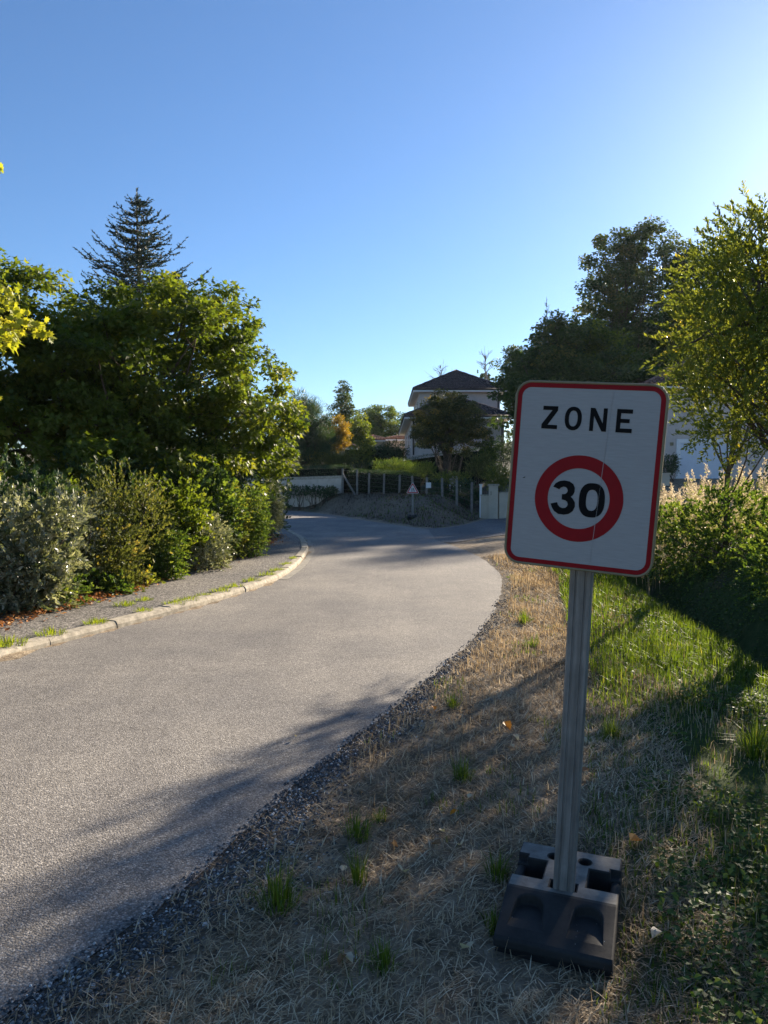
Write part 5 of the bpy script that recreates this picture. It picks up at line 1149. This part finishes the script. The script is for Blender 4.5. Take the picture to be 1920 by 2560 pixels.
# straw: lying stalks and short standing stubble
dry = MB()
x, y = sample(125000, 1.7, 17, lambda D: redge(D) + 0.02, lambda D: green_x(D) + 0.35)
den = 0.5 + 0.5 * wob(x, y, 2.6, 4) + 0.35 * wob(x, y, 8, 9); edge = smooth((x - redge(y)) / 0.55)
k = (rng.random(len(x)) < np.clip(0.25 + 0.75 * den, 0.05, 1) * (0.12 + 0.88 * edge)) & keep_block(x, y); x, y = x[k], y[k]; n = len(x)
sc = 0.65 + 0.05 * y
field(dry, x, y, rng.uniform(0.02, 0.11, n) * np.clip(sc, .8, 1.3), 0.0026 + 0.0006 * y, rng.uniform(0.9, 1.62, n), 0.36 + 0.22 * wob(x, y, 1.6, 11) + rng.normal(size=n) * 0.26, azim=wob(x, y, 1.1, 7) * 3 + rng.normal(size=n) * 1.6, curve=0.1, zo=0.006)
x, y = sample(62000, 1.7, 17, lambda D: redge(D) + 0.15, lambda D: green_x(D) + 0.9)
k = (rng.random(len(x)) < np.clip(0.3 + 0.6 * wob(x, y, 1.9, 2), 0.03, 1) * (0.35 + 0.65 * smooth((y - 4) / 4))) & keep_block(x, y); x, y = x[k], y[k]; n = len(x)
field(dry, x, y, rng.uniform(0.03, 0.10, n) * (1 + 0.5 * smooth((y - 6) / 6)), 0.0016 + 0.0006 * y, np.abs(rng.normal(size=n)) * 0.5, 0.4 + rng.normal(size=n) * 0.22)
tag(dry.build('dry_grass', M_STRAW), 'dry straw coloured grass lying over the verge', 'grass', kind='stuff')
# green grass between the sign and the ditch
gr_ = MB()
x, y = sample(60000, 1.8, 15, lambda D: green_x(D) - 0.25, lambda D: ditch_x(D) - 0.15)
k = (rng.random(len(x)) < np.clip(0.35 + 0.45 * wob(x, y, 1.4, 3) + 0.6 * smooth((y - 5.5) / 3), 0.08, 1)) & keep_block(x, y); x, y = x[k], y[k]; n = len(x)
tall = 0.4 + 0.6 * smooth((y - 4.5) / 3) + 0.25 * wob(x, y, 2.2, 6)
field(gr_, x, y, rng.uniform(0.05, 0.20, n) * np.clip(tall, .3, 1.4), 0.0025 + 0.0007 * y, np.abs(rng.normal(size=n)) * 0.8, 0.42 + 0.12 * wob(x, y, 1.2, 9) + rng.normal(size=n) * 0.2)
x, y = sample(9000, 6.0, 14, lambda D: green_x(D) - 0.1, lambda D: ditch_x(D) - 0.2); k = wob(x, y, 2.7, 21) > 0.25; x, y = x[k], y[k]; n = len(x)   # taller bunches
field(gr_, x, y, rng.uniform(0.10, 0.22, n), 0.007, np.abs(rng.normal(size=n)) * 0.7, 0.55 + rng.normal(size=n) * 0.2, curve=0.6)
x, y = sample(9000, 2.0, 16, lambda D: redge(D) + 0.1, lambda D: green_x(D))
k = (wob(x, y, 3.1, 12) > 0.42) & keep_block(x, y); x, y = x[k], y[k]; n = len(x)
field(gr_, x, y, rng.uniform(0.03, 0.08, n), 0.002 + 0.0006 * y, np.abs(rng.normal(size=n)) * 0.6, 0.45 + rng.normal(size=n) * 0.2)
x, y = sample(2500, 26, 37, lambda D: D * 0 - 3, lambda D: D * 0 + 4.4, 0); k = inside(bank_foot, x, y); x, y = x[k], y[k]; n = len(x)
field(gr_, x, y, rng.uniform(0.05, 0.16, n), 0.02, np.abs(rng.normal(size=n)) * 0.6, 0.3 + rng.normal(size=n) * 0.2)
tag(gr_.build('green_grass', M_GRASS), 'green grass between the verge straw and the ditch', 'grass', kind='stuff')
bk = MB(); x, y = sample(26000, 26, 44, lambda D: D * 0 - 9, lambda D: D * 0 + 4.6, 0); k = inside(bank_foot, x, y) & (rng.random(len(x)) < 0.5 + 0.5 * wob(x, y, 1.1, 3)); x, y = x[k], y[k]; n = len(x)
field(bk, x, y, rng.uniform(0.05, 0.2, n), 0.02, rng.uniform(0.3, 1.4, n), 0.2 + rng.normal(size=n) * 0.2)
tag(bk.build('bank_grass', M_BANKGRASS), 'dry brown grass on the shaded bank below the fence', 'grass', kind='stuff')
# low clover, ivy and dock in the greener part and on the ditch sides
cv = MB(); x, y = sample(52000, 1.9, 14, lambda D: green_x(D) + 0.05, lambda D: ditch_x(D) + 2.4)
k = (wob(x, y, 1.7, 14) + 0.5 * wob(x, y, 4.5, 3) + 0.8 * smooth((x - ditch_x(y) + 0.5) / 0.5) >  0.1) & keep_block(x, y); x, y = x[k], y[k]; n = len(x)
P = np.stack([x, y, hgt(x, y) + rng.uniform(0.01, 0.09, n)], 1); X_ = unit(n); X_[:, 2] *= 0.35
leaves(cv, P, X_, norm(unit(n) * 0.5 + np.array([0, 0, 1])), 0.028 * rng.uniform(0.6, 1.5, n) * (0.8 + 0.05 * y), 0.026 * (0.8 + 0.05 * y), LEAF2, 0.4 + rng.normal(size=n) * 0.22)
tag(cv.build('clover_cover', M_MID), 'low clover and ivy leaves along the ditch side', 'ground cover', kind='stuff')

# loose gravel at the ragged road edge
M_GRAVEL, t, b = newmat('loose_gravel'); a = N(t, 'ShaderNodeAttribute', attribute_name='tint')
t.links.new(ramp(t, a.outputs['Fac'], [(0.0, (0.03, 0.03, 0.032)), (0.6, (0.10, 0.098, 0.095)), (0.88, (0.26, 0.24, 0.22)), (1.0, (0.62, 0.60, 0.56))]), b.inputs['Base Color']); b.inputs['Roughness'].default_value = 0.85
OCT = (np.array([[1, 0, 0], [-1, 0, 0], [0, 1, 0], [0, -1, 0], [0, 0, 0.75], [0, 0, -0.6]], float), np.array([[0, 2, 4], [2, 1, 4], [1, 3, 4], [3, 0, 4], [2, 0, 5], [1, 2, 5], [3, 1, 5], [0, 3, 5]]))
gv = MB(); n = 19000; D = 1.7 * (11 / 1.7) ** rng.random(n); off = np.abs(rng.normal(size=n)) * (0.2 + 0.12 * wob(D, D * 0, 2.3, 4)) + rng.normal(size=n) * 0.05; off = np.where(off < -0.05, np.abs(off), off); kk = rng.random(n) < np.clip(1.35 - D / 9, 0, 1); D, off = D[kk], off[kk]; n = len(D)
x = redge(D) + off; y = D; z = np.where(inside(ROAD, x, y), 0.0, hgt(x, y)); s = rng.uniform(0.0035, 0.010, n) * (0.8 + 0.06 * D)
ang = rng.random(n) * 6.28; ca, sa = np.cos(ang), np.sin(ang)
V0 = OCT[0][None] * rng.uniform(0.65, 1.25, (n, 6, 1)) * s[:, None, None]
V = np.stack([V0[..., 0] * ca[:, None] - V0[..., 1] * sa[:, None] + x[:, None], V0[..., 0] * sa[:, None] + V0[..., 1] * ca[:, None] + y[:, None], V0[..., 2] + (z + s * 0.35)[:, None]], -1)
gv.add(V.reshape(-1, 3), (OCT[1][None] + (np.arange(n) * 6)[:, None, None]).reshape(-1, 3), tint=np.repeat(np.clip(rng.random(n) ** 1.1, 0, 1), 6))
tag(gv.build('gravel', M_GRAVEL), 'loose dark gravel along the ragged road edge', 'gravel', kind='stuff')

# red brown leaf litter along the hedge foot
lt = MB(); n = 9000; q = rng.random(n); D = 7.5 + 15 * q ** 1.3; hx = np.interp(D, hedge_front[:, 1], hedge_front[:, 0]); x = hx + rng.normal(size=n) * 0.17 + 0.12; k = rng.random(n) < 0.35 + 0.65 * (wob(D, D * 0, 1.1, 2) > -0.2); x, D = x[k], D[k]; n = len(x)
P = np.stack([x, D, 0.09 + rng.uniform(0, 0.03, n)], 1); X_ = unit(n); X_[:, 2] *= 0.3
leaves(lt, P, X_, norm(unit(n) * 0.45 + np.array([0, 0, 1])), 0.05 * rng.uniform(0.6, 1.3, n), 0.035, LEAF4, 0.45 + rng.normal(size=n) * 0.25)
tag(lt.build('leaf_litter', M_DEADLEAF), 'red brown leaf litter along the foot of the hedge', 'leaf litter', kind='stuff')

# countable tufts, leaves and stones
def tuft_mesh(n, H, spread, mat, W=0.006, lean=0.8):
    mb = MB(); a_ = rng.random(n) * 6.28; r_ = spread * rng.random(n) ** 0.7
    blades(mb, np.stack([r_ * np.cos(a_), r_ * np.sin(a_), np.full(n, -0.005)], 1), H * rng.uniform(0.5, 1.15, n), W, rng.random(n) * lean, a_ + rng.normal(size=n) * 0.5)
    me = mb.mesh('grass_tuft'); me.materials.append(mat); return me
TM = [tuft_mesh(110, 0.15, 0.05, M_GRASS, 0.004, 1.2), tuft_mesh(80, 0.10, 0.045, M_GRASS, 0.004, 1.3), tuft_mesh(60, 0.17, 0.04, M_GRASS, 0.004, 0.7)]
for px_, py_, k, s, lab in ((695, 2285, 0, 1.1, 'largest green grass tuft growing in straw near the gravel edge'), (1155, 1960, 0, 0.9, None), (1130, 1775, 1, 1.0, None), (895, 2105, 1, 1.2, None), (900, 2215, 2, 0.9, None), (1245, 2200, 0, 0.75, 'green tuft touching the side of the rubber sign block'), (1235, 2330, 1, 0.8, None), (1530, 1860, 0, 0.9, None), (1330, 1630, 1, 1.4, None), (1310, 1560, 1, 1.6, None), (1890, 1900, 0, 1.5, 'big green tuft right of the sign near the ditch'), (960, 2440, 1, 0.9, None), (950, 2060, 1, .7, None)):
    g = G(px_, py_); o = link(bpy.data.objects.new('grass_tuft', TM[k])); o.location = (g[0], g[1], hg(*g)); o.scale = (s * 1.15, s * 1.15, s * 1.2); o.rotation_euler = (0, 0, rng.random() * 6)
    tag(o, lab or 'small green grass tuft growing through the dry verge straw', 'grass tuft', 'grass tufts on the verge')
TK = [tuft_mesh(150, 0.09, 0.13, M_KERBGRASS, 0.006, 1.3), tuft_mesh(90, 0.07, 0.09, M_KERBGRASS, 0.006, 1.4)]
for px_, py_, k, s in ((30, 1617, 0, 1.1), (105, 1610, 0, 1.4), (230, 1583, 0, 1.2), (322, 1556, 0, 1.0), (300, 1553, 1, 1.0), (312, 1512, 0, 1.1), (362, 1499, 0, 0.9), (405, 1527, 1, 1.3), (465, 1509, 0, 1.2), (490, 1500, 0, 1.2), (540, 1489, 1, 1.3), (565, 1477, 0, 1.2), (610, 1466, 0, 1.1), (650, 1452, 0, 1.2), (690, 1437, 0, 1.2), (715, 1425, 0, 1.1), (735, 1410, 0, 1.0), (745, 1395, 1, 1.2)):
    g = G(px_, py_, 0.085); g[0] = min(g[0], np.interp(g[1], KERB[:, 1], KERB[:, 0]) - 0.17); o = link(bpy.data.objects.new('grass_tuft', TK[k])); o.location = (g[0], g[1], 0.078); o.scale = (s, s, s * 0.8); o.rotation_euler = (0, 0, rng.random() * 6)
    tag(o, 'spreading grass tuft growing behind the kerb stones on the footpath', 'grass tuft', 'grass tufts along the kerb')
MD = [leafmat('leaf_orange', [(0, (0.50, 0.20, 0.03)), (1, (0.55, 0.24, 0.05))], 0.3), leafmat('leaf_cream', [(0, (0.55, 0.47, 0.33)), (1, (0.62, 0.54, 0.40))], 0.3), leafmat('leaf_brown', [(0, (0.22, 0.12, 0.06)), (1, (0.28, 0.16, 0.08))], 0.3)]
LM = []
for mt in MD:
    mb = MB(); T_ = LEAF4[0].copy(); T_[:, 2] *= 2.2; mb.add(T_ - np.array([0.5, 0, 0]), LEAF4[1]); me = mb.mesh('fallen_leaf'); me.materials.append(mt); LM.append(me)
lab = ['orange fallen leaf lying on the straw', 'pale cream dry leaf lying on the straw', 'brown curled dead leaf lying on the straw']
for px_, py_, k, s in ((1268, 1838, 0, .075), (1135, 2053, 0, .05), (1590, 2135, 0, .075), (1085, 1785, 0, .05), (1465, 1960, 2, .05), (1165, 2395, 1, .06), (1500 + 145, 2360, 1, .07), (1150, 2140, 1, .05), (1010, 2205, 1, .07), (1090, 2140, 2, .05), (1175, 2010, 1, .035), (1290, 1870, 1, .05), (1280, 1890, 1, .04), (1460, 1875, 1, .05), (860, 2190, 1, .04), (855, 2445, 2, .045), (870, 2440, 1, .05), (1105, 2105, 1, .035), (985, 2140, 2, .04), (1525, 1950, 1, .045), (740, 1850, 1, .03), (1660, 1790, 1, .03)):
    g = G(px_, py_); o = link(bpy.data.objects.new('fallen_leaf', LM[k])); o.location = (g[0], g[1], hg(*g) + 0.036); o.scale = (s, s * 0.9, s); o.rotation_euler = (rng.normal() * 0.25, rng.normal() * 0.25, rng.random() * 6)
    tag(o, lab[k], 'leaf', ['orange leaves on the verge', 'cream leaves on the verge', 'brown leaves on the verge'][k])
mb = MB(); mb.add(OCT[0] * np.array([1, 0.8, 0.7]), OCT[1]); PB = mb.mesh('pebble'); PB.materials.append(plain('white_pebble', (0.62, 0.61, 0.58), 0.7, 0.1))
for px_, py_, s in ((512, 2312, .016), (890, 2415, .012), (1440, 1868, .012), (715, 1962, .010), (620, 2180, .011)):
    g = G(px_, py_); o = link(bpy.data.objects.new('pebble', PB)); o.location = (g[0], g[1], hg(*g) + s * 0.3); o.scale = (s, s, s); o.rotation_euler = (0.3, 0.2, rng.random() * 6)
    tag(o, 'white pebble lying by the gravelly road edge', 'pebble', 'white pebbles')
# ------------------------------------------------------------------ the evening air
mb = MB(); mb.box((0, 550, 13.5), (1900, 2000, 33.0))
M_HAZE = bpy.data.materials.new('evening_haze'); M_HAZE.use_nodes = True
t = M_HAZE.node_tree; t.nodes.remove(t.nodes['Principled BSDF'])
pv = t.nodes.new('ShaderNodeVolumePrincipled'); pv.inputs['Color'].default_value = (0.80, 0.88, 1.0, 1); pv.inputs['Density'].default_value = 0.00012; pv.inputs['Anisotropy'].default_value = 0.35
t.links.new(pv.outputs['Volume'], t.nodes['Material Output'].inputs['Volume'])
tag(mb.build('haze', M_HAZE), 'thin evening haze over the whole place', 'haze', kind='stuff')
